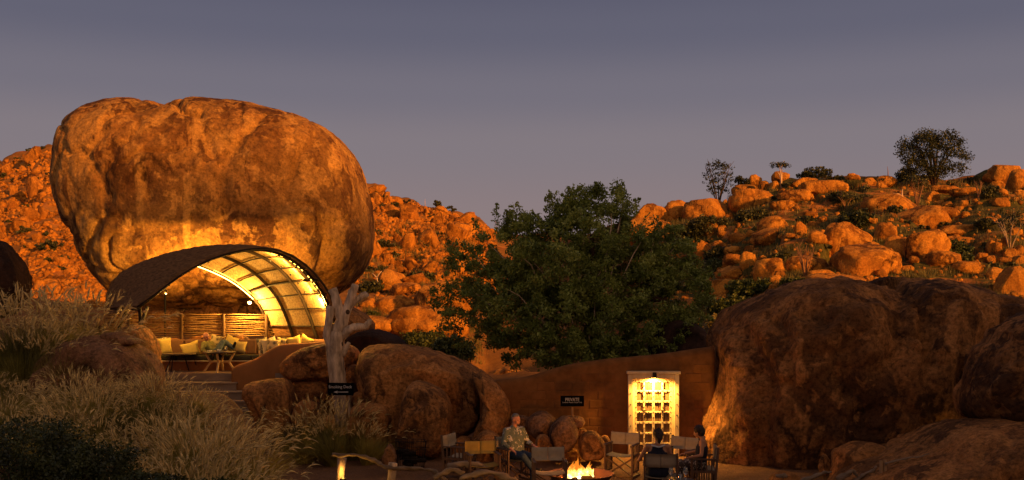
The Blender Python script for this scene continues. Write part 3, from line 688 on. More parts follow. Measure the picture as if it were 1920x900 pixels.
wall_top = [(900, 722), (920, 716), (938, 712), (960, 711), (985, 708), (1010, 701), (1040, 691), (1075, 682), (1110, 677), (1150, 672), (1190, 669), (1230, 665), (1270, 660), (1300, 655), (1345, 649)]
def dens(pts, step=8):
    out = []
    xs = np.array([p_[0] for p_ in pts]); ys = np.array([p_[1] for p_ in pts])
    g = np.arange(xs[0], xs[-1] + .1, step)
    yy = np.interp(g, xs, ys)
    for _ in range(3): yy = np.concatenate([[yy[0]], (yy[:-2] + 2 * yy[1:-1] + yy[2:]) / 4, [yy[-1]]])
    return list(zip(g, yy))
WY = 23.3
wall = empty('wall', P(1120, 840, WY), 'curving ochre mud brick wall dipping at its left end, behind the fire circle', 'wall')
curved_wall('plaster', dens(wall_top), WY, WY, .34, -.3, M['adobe'], wall)
# blocks, each 42 x 21 cm, standing slightly proud
bw, bh = .40, .205
rnd = random.Random(3); brick_me = {}
def brick_mesh(mat, k):
    if (mat, k) not in brick_me:
        bm = bmesh.new(); bmesh.ops.create_cube(bm, size=1); r2 = random.Random(k)
        for v in bm.verts: v.co.x *= (bw - .022 + r2.uniform(-.008, .008)); v.co.z *= (bh - .02 + r2.uniform(-.006, .006)); v.co.y *= .05
        bmesh.ops.bevel(bm, geom=bm.edges[:], offset=.008, segments=1, affect='EDGES')
        me_ = bpy.data.meshes.new('brick'); bm.to_mesh(me_); bm.free(); me_.materials.append(M[mat]); brick_me[(mat, k)] = me_
    return brick_me[(mat, k)]
tx = np.array([P(x, y, WY)[:] for x, y in dens(wall_top)])
wl0 = world_loc(wall); nb = 0
xd0, xd1 = P(1170, 0, WY - .05).x, P(1279, 0, WY - .05).x
for r_ in range(0, 13):
    z = .05 + bh * r_ + bh / 2
    for cI in range(0, 16):
        x = P(925, 0, WY).x + bw * (cI + (.5 if r_ % 2 else 0)) + bw / 2
        if x > tx[-1, 0] - .2: continue
        top = min(np.interp(x - bw / 2, tx[:, 0], tx[:, 2]), np.interp(x + bw / 2, tx[:, 0], tx[:, 2]))
        if z + bh / 2 > top - .16: continue
        if x + bw / 2 > xd0 and x - bw / 2 < xd1 and z < 2.06: continue
        o = link('brick', brick_mesh(rnd.choice(['adobe', 'adobe', 'adobe_b', 'adobe_c']), rnd.randrange(4)), None, wall)
        o.location = Vector((x, WY - rnd.uniform(-.024, -.014), z)) - wl0; o.rotation_euler = (rnd.uniform(-.01, .01), rnd.uniform(-.012, .012), rnd.uniform(-.01, .01)); nb += 1

# ------------------------------------------------------------------ studded door
M['door_wood'] = simple('pale_carved_wood', (.62, .47, .28), .7, .18, 7, .25, 0, .006, (1, 1, .3))
M['door_panel'] = simple('weathered_door_panel', (.15, .09, .05), .8, .45, 9, .2, 0, .008, (2.2, 1, .25))
M['iron'] = simple('black_iron', (.02, .016, .014), .5, .3, 8, .4, .6)
DY = WY - .04
def dp(px, py, y=DY): return P(px, py, y)
zt = dp(0, 701).z; xl, xr = dp(1177, 0).x, dp(1272, 0).x; zb_ = .0
door = empty('door', ((xl + xr) / 2, DY, 0), 'pale studded wooden door with a grid of dark panels, lit by a lamp above', 'door')
m_ = MB(); fw = .11
for x0, x1, z0, z1 in ((xl, xl + fw, 0, zt), (xr - fw, xr, 0, zt), (xl + fw, xr - fw, zt - .10, zt)):
    m_.box(((x0 + x1) / 2, DY - .04, (z0 + z1) / 2), (x1 - x0 - .002, .16, z1 - z0))
m_.box(((xl + xr) / 2, DY - .05, zt + .035), (xr - xl + .06, .2, .06))
m_.build('frame', M['door_wood'], door, bevel=.006)
m_ = MB()
for x0, x1, z0, z1 in ((xl + fw, xl + fw + .05, 0, zt - .1), (xr - fw - .05, xr - fw, 0, zt - .1), (xl + fw + .05, xr - fw - .05, zt - .15, zt - .1)):
    m_.box(((x0 + x1) / 2, DY - .005, (z0 + z1) / 2), (x1 - x0 - .002, .10, z1 - z0))
m_.build('inner_frame', M['door_wood'], door, bevel=.005)
ix0, ix1 = xl + fw + .05, xr - fw - .05; iz0, iz1 = .03, zt - .15
pc = (ix1 - ix0) / 4; rows_ = 7; ph = (iz1 - iz0) / rows_
rail = .042
for c_ in range(5):                      # stiles
    x = ix0 + pc * c_; w_ = rail if c_ in (1, 3) else (.058 if c_ == 2 else .04)
    x = min(max(x, ix0 + w_ / 2), ix1 - w_ / 2)
    MB().box((x, DY - .005, (iz0 + iz1) / 2), (w_, .07, iz1 - iz0)).build('stile', M['door_wood'], door, bevel=.004)
for r_ in range(8):
    z = min(max(iz0 + ph * r_, iz0 + rail / 2), iz1 - rail / 2)
    for c_ in range(4):
        x0 = ix0 + pc * c_ + .028; x1 = ix0 + pc * (c_ + 1) - .028
        MB().box(((x0 + x1) / 2, DY - .002, z), (x1 - x0 - .0, .055, rail)).build('crossbar', M['door_wood'], door, bevel=.004)
for r_ in range(7):
    for c_ in range(4):
        cx0, cz0 = ix0 + pc * (c_ + .5), iz0 + ph * (r_ + .5)
        o = MB().box((cx0, DY + .03, cz0), (pc - .03, .03, ph - .03)).build('panel', M['door_panel'], door)
        s1 = MB()
        for k in range(3): s1.box((cx0 + (k - 1) * .05, DY + .012, cz0), (.044, .012, ph - .06))
        s1.build('planks', M['door_panel'], o)
m_ = MB()
for r_ in range(8):
    for c_ in range(9):
        x = ix0 + pc * c_ / 2; z = iz0 + ph * r_ + (0 if c_ % 2 else 0)
        x = min(max(x, ix0 + .025), ix1 - .025); z = min(max(z, iz0 + .03), iz1 - .03)
        m_.sphere((x, DY - .038, z), .014, 6, 4)
        if c_ % 2 == 0 and r_ < 7: m_.sphere((x, DY - .045, z + ph / 2), .014, 6, 4)
for z in np.linspace(.2, zt - .2, 7):
    for x in (xl + fw / 2, xr - fw / 2): m_.sphere((x, DY - .122, z), .013, 6, 4)
st_ = m_.build('studs', M['iron'], door); st_['kind'] = 'stuff'
m_ = MB()
for sx_ in (-.22, .22):
    x = (ix0 + ix1) / 2 + sx_
    m_.tube([(x - .04, DY - .06, 1.02), (x, DY - .075, 1.05), (x + .05, DY - .06, 1.0), (x + .02, DY - .07, .93), (x + .01, DY - .07, .8)], .008, 5)
    m_.box((x, DY - .05, 1.04), (.16, .01, .018))
m_.build('latch_chain', M['iron'], door)
M['bulb'] = emitter('warm_bulb', (1, .62, .2), 26)
M['bulb_soft'] = emitter('warm_bulb_soft', (1, .6, .16), 9)
lx, lz = (xl + xr) / 2 - .0, zt - .02
lamp = empty('wall_lamp', (lx, DY - .16, lz), 'small black downlight on the lintel above the studded door', 'lamp')
m_ = MB(); m_.box((lx, DY - .17, lz + .02), (.05, .1, .06)); m_.lathe([(.0, .09), (.045, .09), (.05, -.03), (.042, -.03), (.04, .06)], (lx, DY - .24, lz - .02), 14); m_.build('housing', M['iron'], lamp)
MB().sphere((lx, DY - .24, lz - .02), .028, 10, 6).build('bulb', M['bulb'], lamp, True)
def light(name, kind, loc, energy, col, parent=None, size=.05, spot=None, blend=.3, direction=None):
    d = bpy.data.lights.new(name, kind); d.energy = energy; d.color = col
    if kind in ('POINT', 'SPOT'): d.shadow_soft_size = size
    if spot: d.spot_size = R(spot); d.spot_blend = blend
    o = bpy.data.objects.new(name, d); COL.objects.link(o)
    if parent is not None: o.parent = parent; o.location = Vector(loc) - world_loc(parent)
    else: o.location = loc
    if direction is not None: o.rotation_euler = Vector(direction).to_track_quat('-Z', 'Y').to_euler()
    return o
WARM = (1.0, .50, .085)
light('door_light', 'SPOT', (lx, DY - .25, lz - .06), 400, WARM, lamp, .03, 165, .6, (0, .10, -1))

# ------------------------------------------------------------------ signs
M['sign_black'] = simple('black_sign_board', (.004, .0035, .004), .9, .3, 10, .02)
M['sign_text'] = simple('dull_white_lettering', (.42, .40, .40), .8, .05, 10)
M['post_wood'] = simple('pine_post', (.30, .17, .08), .85, .3, 8, .2, 0, .004, (1, 1, .2))
def text_mesh(name, txt, w, h, center, mat, parent, bold=.0):
    cu = bpy.data.curves.new(name, 'FONT'); cu.body = txt; cu.size = 1; cu.extrude = .002; cu.offset = bold; cu.resolution_u = 3
    o = bpy.data.objects.new(name, cu); COL.objects.link(o); bpy.context.view_layer.update()
    me_ = bpy.data.meshes.new_from_object(o.evaluated_get(bpy.context.evaluated_depsgraph_get())); bpy.data.objects.remove(o)
    co = np.array([v.co[:] for v in me_.vertices]); mn, mx = co.min(0), co.max(0); s_ = co.copy()
    s_[:, 0] = (co[:, 0] - (mn[0] + mx[0]) / 2) * w / (mx[0] - mn[0]); s_[:, 1] = (co[:, 1] - (mn[1] + mx[1]) / 2) * h / (mx[1] - mn[1])
    off = Vector(center) - world_loc(parent)
    me_.vertices.foreach_set('co', np.stack([s_[:, 0] + off.x, -co[:, 2] * .5 + off.y, s_[:, 1] + off.z], 1).astype(np.float32).ravel()); me_.update()
    me_.name = name; me_.materials.clear(); return link(name, me_, mat, parent)
SY = 23.0
c = P(1073, 752, 22.3)
sg = empty('sign', (c.x, 22.3, .9), 'small black private notice board on a thin post above the rock heap', 'sign')
pxm = 22.3 / F
MB().box(c, (44 * pxm, .025, 20 * pxm)).build('board', M['sign_black'], sg, bevel=.004)
text_mesh('lettering', 'PRIVATE', 26 * pxm, 6.4 * pxm, (c.x + .0, c.y - .016, c.z + 3.0 * pxm), M['sign_text'], sg, .012)
text_mesh('lettering', 'Sundown Resort Guests Only', 37 * pxm, 3.0 * pxm, (c.x + .0, c.y - .016, c.z - 2.6 * pxm), M['sign_text'], sg, .01)
MB().tube([(c.x, c.y + .03, c.z - .1), (c.x + .01, c.y + .03, c.z - 34 * pxm)], .024, 8, jit=.05).build('post', M['post_wood'], sg)

c = P(638.5, 729.5, 23.4); pxm = 23.4 / F
sg = empty('sign', (c.x, 23.4, .2), 'black smoking deck sign with a white arrow pointing left, under the dead tree', 'sign')
MB().box(c, (49 * pxm, .03, 23.5 * pxm), rot=(0, R(.6), 0)).build('board', M['sign_black'], sg, bevel=.004)
text_mesh('lettering', 'Smoking Deck', 44 * pxm, 7.4 * pxm, (c.x, c.y - .018, c.z + 3.6 * pxm), M['sign_text'], sg, .014)
m_ = MB(); ax, az, ay = c.x + 1 * pxm, c.z - 5.4 * pxm, c.y - .0175
m_.add([(ax - 14 * pxm, ay, az), (ax - 6 * pxm, ay, az + 2.6 * pxm), (ax - 7 * pxm, ay, az + .7 * pxm), (ax + 14 * pxm, ay, az + .9 * pxm), (ax + 13 * pxm, ay, az), (ax + 14 * pxm, ay, az - .9 * pxm), (ax - 7 * pxm, ay, az - .7 * pxm), (ax - 6 * pxm, ay, az - 2.6 * pxm)],
       [(0, 2, 1), (0, 7, 6), (0, 6, 2), (2, 6, 4), (2, 4, 3), (6, 5, 4)])
m_.build('arrow', M['sign_text'], sg)
MB().tube([(c.x + .14, c.y + .04, c.z - .05), (c.x + .15, c.y + .05, ground(c.x + .15, 23.4) - .1)], .028, 8, jit=.05).build('post', M['post_wood'], sg)

# ------------------------------------------------------------------ deck, steps, low wall
DZ = 1.68
M['deck_board'] = simple('deck_timber', (.30, .19, .11), .8, .25, 6, .2, 0, .004, (.3, 1, 1), False)
M['step_wood'] = simple('grey_step_timber', (.27, .20, .15), .85, .25, 6, .2, 0, .004, (.3, 1, 1), False)
deck = empty('deck', (-8.5, 27, DZ), 'raised timber deck floor under the arched shelter', 'deck')
m0x, m1x = -10.2, -5.0
for k in range(21):
    y = 26.06 + k * .125
    MB().box(((m0x + m1x) / 2, y, DZ - .015 - .002 * (k % 2)), (m1x - m0x, .118, .03)).build('board', M['deck_board'], deck)
MB().box(((m0x + m1x) / 2, 25.985, DZ - .09), (m1x - m0x, .03, .2)).build('fascia', M['step_wood'], deck)
MB().box(((m0x + m1x) / 2, 27.3, DZ - .3), (m1x - m0x - .1, 2.5, .5)).build('substructure', M['deck_plaster'], deck)
steps = empty('staircase', (-7.6, 25, 0), 'broad timber steps climbing from the sand to the deck, half hidden by grass', 'stairs')
redge = [443, 453, 465, 477, 490, 500, 510]
for k in range(1, 9):
    Yk = 26.0 - .36 * k; z = DZ - .2 * k
    xr_ = P(redge[min(k - 1, 6)] + (8 if k > 7 else 0), 0, Yk).x; xl_ = xr_ - 2.1
    MB().box(((xl_ + xr_) / 2, Yk + .19, z - .02), (xr_ - xl_, .40, .04)).build('tread', M['step_wood'], steps, bevel=.004)
    MB().box(((xl_ + xr_) / 2, Yk + .03, z - .12 + .002), (xr_ - xl_ - .02, .03, .155)).build('riser', M['step_wood'], steps)

dw = empty('wall', P(520, 700, 25.9), 'low plastered deck wall sweeping up from the steps to the right', 'wall')
curved_wall('parapet', dens([(434, 690), (445, 683), (460, 680), (480, 672), (495, 662), (510, 652), (525, 646), (545, 644), (575, 643), (605, 640), (640, 638)], 5), 25.75, 26.3, .22, .6, M['deck_plaster'], dw)

# ------------------------------------------------------------------ sofa
M['cush_brown'] = simple('brown_canvas_cushion', (.19, .10, .055), .9, .12, 12, .1, 0, .003)
M['cush_dark'] = simple('dark_seat_cushion', (.055, .055, .04), .9, .15, 12, .1, 0, .003)
M['yellow'] = simple('yellow_cotton', (.62, .47, .12), .9, .12, 9, .1, 0, .004)
M['ivory'] = simple('ivory_cotton', (.62, .52, .30), .9, .12, 9, .1, 0, .004)
def pattern(name, a, b_, sc, th=(.46, .5), kind='blob'):
    m_, nt_, bb = newmat(name); v = N(nt_, 'ShaderNodeTexCoord').outputs['Object']
    if kind == 'blob': f = ramp(nt_, noise_node(nt_, v, sc, 3, .6, .8), [(th[0], 0), (th[1], 1)])
    elif kind == 'ring':
        vo_ = N(nt_, 'ShaderNodeTexVoronoi'); vo_.inputs['Scale'].default_value = sc; nt_.links.new(v, vo_.inputs['Vector'])
        f = ramp(nt_, vo_.outputs[0], [(0, 1), (.25, .9), (.34, 0), (.42, 0), (.5, 1), (.6, 0), (1, 0)])
    else:
        w_ = N(nt_, 'ShaderNodeTexWave'); w_.inputs['Scale'].default_value = sc; w_.inputs['Distortion'].default_value = .6; w_.bands_direction = 'Z'; nt_.links.new(v, w_.inputs['Vector'])
        f = ramp(nt_, w_.outputs[1], [(.35, 0), (.6, 1)])
    nt_.links.new(mix(nt_, f, a, b_), bb.inputs['Base Color']); bb.inputs['Roughness'].default_value = .9; return m_
M['pat_ring'] = pattern('ring_print_cotton', (.62, .50, .22), (.10, .09, .05), 5.5, kind='ring')
M['pat_leaf'] = pattern('leaf_print_cotton', (.60, .50, .25), (.14, .13, .07), 9)
M['pat_stripe'] = pattern('striped_cotton', (.60, .47, .15), (.48, .33, .08), 12, kind='wave')
sofa = empty('sofa', (-8.3, 27, DZ), 'long built in brown sofa bench along the back of the deck', 'sofa')
x0s, x1s = P(262, 0, 27).x, P(612, 0, 27).x
MB().box(((x0s + x1s) / 2, 27.32, DZ + .12), (x1s - x0s, .62, .24)).build('plinth', M['deck_plaster'], sofa, bevel=.01)
MB().box(((x0s + x1s) / 2, 27.28, DZ + .262), (x1s - x0s + .04, .72, .035)).build('seat_board', M['ivory'], sofa, bevel=.006)
ns = 5; wS = (x1s - x0s) / ns
for k in range(ns):
    xc = x0s + wS * (k + .5)
    MB().box((xc, 27.26, DZ + .345), (wS - .015, .66, .12)).build('seat_cushion', M['cush_dark'], sofa, bevel=.03)
    MB().box((xc, 27.68, DZ + .60), (wS - .015, .20, .42), rot=(R(-6), 0, 0)).build('back_cushion', M['cush_brown'], sofa, bevel=.045)
def pillow_mesh(w, h, t, n=14, pinch=.16):
    g = np.linspace(-1, 1, n); U, Vv = np.meshgrid(g, g); 
    k = 1 - pinch * (1 - np.abs(U * Vv) ** .8) * np.maximum(np.abs(U), np.abs(Vv)) ** 3
    Xp, Zp = U * k * w / 2, Vv * k * h / 2
    T = (np.clip(1 - U ** 4, 0, 1) * np.clip(1 - Vv ** 4, 0, 1)) ** .5 * t / 2
    Va = np.stack([Xp, -T, Zp], -1).reshape(-1, 3); Vb = np.stack([Xp, T, Zp], -1).reshape(-1, 3)
    idx = np.arange(n * n).reshape(n, n)
    f1 = np.stack([idx[:-1, :-1], idx[:-1, 1:], idx[1:, 1:], idx[1:, :-1]], -1).reshape(-1, 4); f2 = f1[:, ::-1] + n * n
    return mesh_np('pillow', np.concatenate([Va, Vb]), np.concatenate([f1, f2]), True)
pl = [(288, 650, 27.25, .36, .46, 'pat_leaf', 10, 40, 'leaf print pillow at the far left end of the sofa'), (298, 648, 27.35, .40, .46, 'pat_leaf', 0, 25, 'shaded patterned pillow behind the tall yellow pillow'),
      (310, 650, 27.15, .34, .47, 'yellow', -6, 30, 'tall plain yellow pillow at the left end of the sofa'), (357, 655, 27.2, .50, .40, 'yellow', -16, 6, 'large plain yellow pillow leaning behind the reclining man'),
      (405, 640, 27.5, .34, .34, 'pat_ring', 14, 0, 'ring print pillow behind the raised knees'), (432, 643, 27.45, .34, .40, 'yellow', 24, 8, 'yellow pillow with pointed corner behind the striped one'),
      (417, 655, 27.35, .30, .28, 'pat_leaf', 5, 0, 'small leaf print pillow under the crossed legs'), (449, 651, 27.2, .36, .34, 'pat_stripe', 8, 4, 'striped pale yellow pillow at the feet of the reclining man'),
      (493, 650, 27.15, .30, .50, 'pat_leaf', -8, 30, 'patterned pillow at the left of the right hand group'), (505, 650, 27.1, .42, .50, 'ivory', -14, 10, 'ivory pillow with a tall pointed corner at the deck wall'),
      (512, 648, 27.0, .36, .36, 'pat_ring', 6, 0, 'pillow with a large dark ring beside the ivory pillow'), (527, 645, 27.2, .34, .34, 'pat_ring', 12, -14, 'ring print pillow right of the large ring pillow'),
      (537, 642, 27.4, .30, .30, 'cush_dark', 0, 0, 'dark green pillow between the yellow ones'), (552, 643, 27.2, .38, .36, 'yellow', -14, 10, 'yellow pillow peeking over the middle of the deck wall'),
      (562, 643, 27.4, .30, .32, 'cush_dark', 6, 0, 'dark pillow right of the peeking yellow pillow'), (572, 642, 27.3, .36, .36, 'yellow', 30, 0, 'last yellow pillow at the right end with two corners up')]
for (x, y, Y, w, h, mt, tilt, turn, lb) in pl:
    o = link('pillow', pillow_mesh(w, h, .17), M[mt], None, P(x, y, Y)); o.rotation_euler = (R(-12), R(tilt), R(turn)); tag(o, lb, 'pillow', 'pillows on the long sofa')

# ------------------------------------------------------------------ deck tables
M['ash'] = simple('pale_ash_wood', (.55, .38, .17), .6, .15, 6, .3, 0, 0, (.3, 1, 1))
M['dark_top'] = simple('dark_table_top', (.05, .035, .028), .4, .2, 8, .4)
M['glass'] = newmat('clear_glass')[0]; _b = M['glass'].node_tree.nodes['Principled BSDF']
_b.inputs['Transmission Weight'].default_value = .9; _b.inputs['Roughness'].default_value = .05; _b.inputs['Base Color'].default_value = (.9, .9, .85, 1)
TY = 26.35; a = P(376, 699, TY); b2 = P(440, 699, TY); cx0 = (a.x + b2.x) / 2
tb = empty('table', (cx0, TY, DZ), 'small table with dark top and bent pale ash legs at the head of the steps', 'table')
zt_ = DZ + .50
MB().lathe([(0, .0), (.40, .0), (.42, .02), (.40, .045), (0, .045)], (cx0, TY + .2, zt_), 32).build('table_top', M['dark_top'], tb)
for (lx0, ly, l2, l3) in ((-.38, .2, -.24, -.42), (.38, .2, .24, .42), (0.02, -.12, .02, .02), (0, .5, 0, 0)):
    pts = [(cx0 + lx0, TY + ly, zt_), (cx0 + l2, TY + .2 + (ly - .2) * .62, DZ + .26), (cx0 + l3, TY + .2 + (ly - .2) * 1.08, DZ)]
    m_ = MB(); m_.bar(pts[0], pts[1], .045, .05, (0, 1, 0)); m_.bar(pts[1], pts[2], .045, .05, (0, 1, 0)); m_.build('leg', M['ash'], tb)
m_ = MB(); m_.bar((cx0 - .24, TY + .2, DZ + .26), (cx0 + .24, TY + .2, DZ + .26), .03, .03); m_.build('stretcher', M['ash'], tb)
m_ = MB(); m_.bar((cx0, TY + .0, DZ + .262), (cx0, TY + .4, DZ + .262), .03, .03); m_.build('stretcher', M['ash'], tb)
t2x = P(331, 0, 26.5).x
tb2 = empty('table', (t2x, 26.6, DZ), 'second low table with thin black legs at the left of the deck', 'table')
MB().lathe([(0, 0), (.44, 0), (.45, .015), (.44, .03), (0, .03)], (t2x, 26.75, DZ + .45), 32).build('table_top', M['dark_top'], tb2)
for (dx, dx2) in ((-.16, -.27), (-.13, -.16), (.30, .38), (.1, .2)):
    MB().tube([(t2x + dx, 26.75 + dx * .5, DZ + .45), (t2x + dx2, 26.7 + dx2, DZ)], .014, 6).build('leg', M['iron'], tb2)
def glass(x, y, z, s_, label, stem=False):
    o = MB().lathe([(.030 * s_, 0), (.034 * s_, .003), (.038 * s_, .11 * s_), (.035 * s_, .11 * s_), (.031 * s_, .012), (0, .010), (0, 0)] if not stem else
                   [(0, 0), (.032 * s_, 0), (.032 * s_, .004), (.005, .01), (.005, .08 * s_), (.03 * s_, .10 * s_), (.04 * s_, .14 * s_), (.034 * s_, .2 * s_), (.032 * s_, .2 * s_), (.037 * s_, .14 * s_), (0, .10 * s_)], (0, 0, 0), 16).build('glass', M['glass'], None, True)
    o.location = (x, y, z); return tag(o, label, 'glass')
M['porcelain'] = simple('white_porcelain', (.75, .70, .62), .3, .03, 5, .5)
o = MB().lathe([(0, 0), (.035, 0), (.05, .05), (.045, .05), (.03, .01), (0, .01)], (0, 0, 0), 16).build('cup', M['porcelain'], None, True); o.location = (cx0 + .02, TY + .05, zt_ + .045); tag(o, 'little white cup in the middle of the ash legged table', 'cup')
glass(cx0 + .18, TY + .12, zt_ + .046, 1.1, 'clear tumbler right of the white cup on the ash legged table')
o = MB().lathe([(0, 0), (.05, 0), (.06, .02), (.05, .02), (.04, .008), (0, .008)], (0, 0, 0), 16).build('ashtray', M['porcelain'], None, True); o.location = (cx0 - .24, TY + .1, zt_ + .046); tag(o, 'small pale ashtray on the left of the ash legged table', 'ashtray')

# ------------------------------------------------------------------ pole fence behind the sofa
M['pole'] = simple('split_fence_pole', (.25, .15, .06), .9, .4, 5, .15, 0, .004, (.2, 1, 1))
fn = empty('fence', P(420, 632, 30), 'fence of stacked crooked horizontal poles behind the sofa', 'fence')
rnd = random.Random(8)
def fpt(px, t): 
    Y = 29.0 + (px - 205) / 435 * 2.6; z0 = 2.48; z1 = CH + (HOR - 590) * Y / F
    return Vector(((px - 960) * Y / F, Y, z0 + (z1 - z0) * t))
bays = [(200, 270), (270, 341), (341, 420), (420, 500), (500, 560), (560, 645)]
for bi, (x0, x1) in enumerate(bays):
    for k in range(11):
        t = k / 10; pts = []
        for j in range(5):
            p_ = fpt(x0 - 3 + (x1 - x0 + 6) * j / 4, t); pts.append(p_ + Vector((0, rnd.uniform(-.02, .02), rnd.uniform(-.022, .022))))
        MB().tube(pts, [rnd.uniform(.011, .020) for _ in range(5)], 6).build('pole', M['pole'], fn, True)
for x in (243, 341, 420, 500, 560):
    MB().tube([fpt(x, -.9) + Vector((0, -.05, 0)), fpt(x, 1.04) + Vector((0, -.05, 0))], .045, 8, jit=.05).build('post', M['bark_dark'], fn)

# ------------------------------------------------------------------ arched shelter
Fp = [(258, 578), (297, 550), (330, 523), (367, 500), (397, 486), (440, 473), (480, 467), (513, 469), (547, 482), (573, 502), (593, 523), (611, 548), (620, 570), (633, 603), (643, 640)]
Rp = [(203, 578), (204, 552), (214, 527), (240, 506), (270, 494), (305, 488), (340, 490), (375, 501), (413, 517), (440, 532), (461, 549), (478, 563), (488, 575), (500, 602), (511, 636)]
nF = len(Fp)
FA = np.array([P(x, y, 26.0 + 1.4 * i / (nF - 1))[:] for i, (x, y) in enumerate(Fp)])
RA = np.array([P(x, y, 29.8 + 1.2 * i / (nF - 1))[:] for i, (x, y) in enumerate(Rp)])
def resample(A_, n=57):
    d = np.concatenate([[0], np.cumsum(np.linalg.norm(np.diff(A_, axis=0), axis=1))]); t = np.linspace(0, nF - 1, n)
    return np.stack([np.interp(t, np.arange(nF), A_[:, k]) for k in range(3)], 1)
def smooth(A_, it=6):
    for _ in range(it): A_ = np.concatenate([A_[:1], (A_[:-2] + 2 * A_[1:-1] + A_[2:]) / 4, A_[-1:]])
    return A_
FA, RA = smooth(resample(FA)), smooth(resample(RA)); nS = len(FA)
def vault(i, t, off=0.0):
    """point on the vault: i along the arch (float), t from front 0 to rear 1"""
    f = np.array([np.interp(i, np.arange(nS), FA[:, k]) for k in range(3)]); r_ = np.array([np.interp(i, np.arange(nS), RA[:, k]) for k in range(3)])
    p_ = f * (1 - t) + r_ * t
    p_[2] += .22 * 4 * t * (1 - t) * math.sin(math.pi * min(1, i / (nS - 1) * 1.15))
    if off:
        i2 = min(i + .5, nS - 1); i1 = max(i - .5, 0)
        a_ = vault(i1, t); b_ = vault(i2, t); tn = b_ - a_; ax_ = r_ - f; nrm = np.cross(ax_, tn); nrm /= np.linalg.norm(nrm)
        if nrm[2] < 0 and i < nS * .8: nrm = -nrm
        if i >= nS * .8 and nrm[0] < 0: nrm = -nrm
        p_ = p_ + nrm * off
    return Vector(p_)
M['thatch'] = simple('dark_reed_roof', (.17, .085, .034), .95, .5, 9, .1, 0, .03, (.6, .6, 2.5), False)
def mat_ceiling():
    m_, nt_, bb = newmat('woven_reed_ceiling'); p_ = wpos(nt_)
    w_ = noise_node(nt_, mapping(nt_, p_, (22, 2.5, 22), rot=(0, 0, R(-36))), 1.0, 4, .6)
    c_ = ramp(nt_, w_, [(.3, (.22, .14, .055)), (.5, (.42, .28, .11)), (.7, (.58, .42, .18))])
    c_ = mix(nt_, .5, c_, mix(nt_, 1.0, c_, ramp(nt_, noise_node(nt_, p_, 2.2, 5, .6), [(.3, .5), (.7, 1.3)]), 'MULTIPLY'))
    nt_.links.new(c_, bb.inputs['Base Color']); bb.inputs['Roughness'].default_value = .9; bump(nt_, bb, w_, .6, .02); return m_
M['ceiling'] = mat_ceiling()
M['frame_dark'] = simple('dark_gum_pole', (.022, .014, .009), .8, .4, 8, .2, 0, .004, (1, 1, .2), False)
shelter = empty('shelter', (-8, 27.5, DZ), 'arched reed roofed shelter glowing from within below the balancing boulder', 'shelter')
# outer reed roof
iN, tN = 60, 14; V = []; Fc = []
for a_ in range(iN + 1):
    for t_ in range(tN + 1):
        i_ = a_ / iN * (nS - 1); t = t_ / tN
        p_ = vault(i_, -.015 + 1.03 * t, .075 + .03 * math.sin(a_ * 1.7 + t_ * 2.3) * .5); V.append(p_)
V2 = []
for a_ in range(iN + 1):
    for t_ in range(tN + 1): V2.append(vault(a_ / iN * (nS - 1), -.015 + 1.03 * t_ / tN, .028))
w_ = tN + 1; m_ = MB(); n1 = len(V)
fs = [(a_ * w_ + t_, a_ * w_ + t_ + 1, (a_ + 1) * w_ + t_ + 1, (a_ + 1) * w_ + t_) for a_ in range(iN) for t_ in range(tN)]
fs2 = [tuple(n1 + k for k in f)[::-1] for f in fs]
ed = []
for a_ in range(iN):
    for t_ in (0, tN): q1 = a_ * w_ + t_; q2 = (a_ + 1) * w_ + t_; ed.append((q1, q2, n1 + q2, n1 + q1))
for t_ in range(tN):
    for a_ in (0, iN): q1 = a_ * w_ + t_; q2 = q1 + 1; ed.append((q1, q2, n1 + q2, n1 + q1))
m_.add(V + V2, fs + fs2 + ed); m_.build('roof', M['thatch'], shelter, True)
# ceiling mats between the ribs, ends at the fence foot
ribs_t = [0.03, .33, .66, .985]
purl = list(np.linspace(2, nS - 4, 13))
for b_i in range(3):
    for k in range(len(purl) - 1):
        g = []; ni, nt2 = 5, 4
        for u in range(ni + 1):
            for v in range(nt2 + 1):
                g.append(vault(purl[k] + .10 + (purl[k + 1] - purl[k] - .2) * u / ni, ribs_t[b_i] + .01 + (ribs_t[b_i + 1] - ribs_t[b_i] - .02) * v / nt2, .018))
        m_ = MB(); m_.add(g, [(u * (nt2 + 1) + v, (u + 1) * (nt2 + 1) + v, (u + 1) * (nt2 + 1) + v + 1, u * (nt2 + 1) + v + 1) for u in range(ni) for v in range(nt2)])
        m_.build('reed_mat', M['ceiling'], shelter, True)
for b_i, t in enumerate(ribs_t):
    r_ = .035 if b_i in (0, 3) else .045
    MB().tube([vault(i, t, -.02) for i in np.linspace(0, nS - 1, 46)], r_, 8).build('rib', M['frame_dark'], shelter, True)
MB().tube([vault(i, -.02, -.02 + .06) for i in np.linspace(0, nS - 1, 46)], .028, 8).build('rib', M['frame_dark'], shelter, True)
MB().tube([vault(i, .06, -.03) for i in np.linspace(1, nS - 1, 46)], .024, 8).build('rib', M['frame_dark'], shelter, True)
for k, i in enumerate(purl):
    thick = .04 if k == 9 else .017
    pts = [vault(i + rnd.uniform(-.12, .12), t, -.012) for t in np.linspace(-.01, .99, 7)]
    MB().tube(pts, thick, 6, jit=.15).build('purlin', M['frame_dark'], shelter, True)
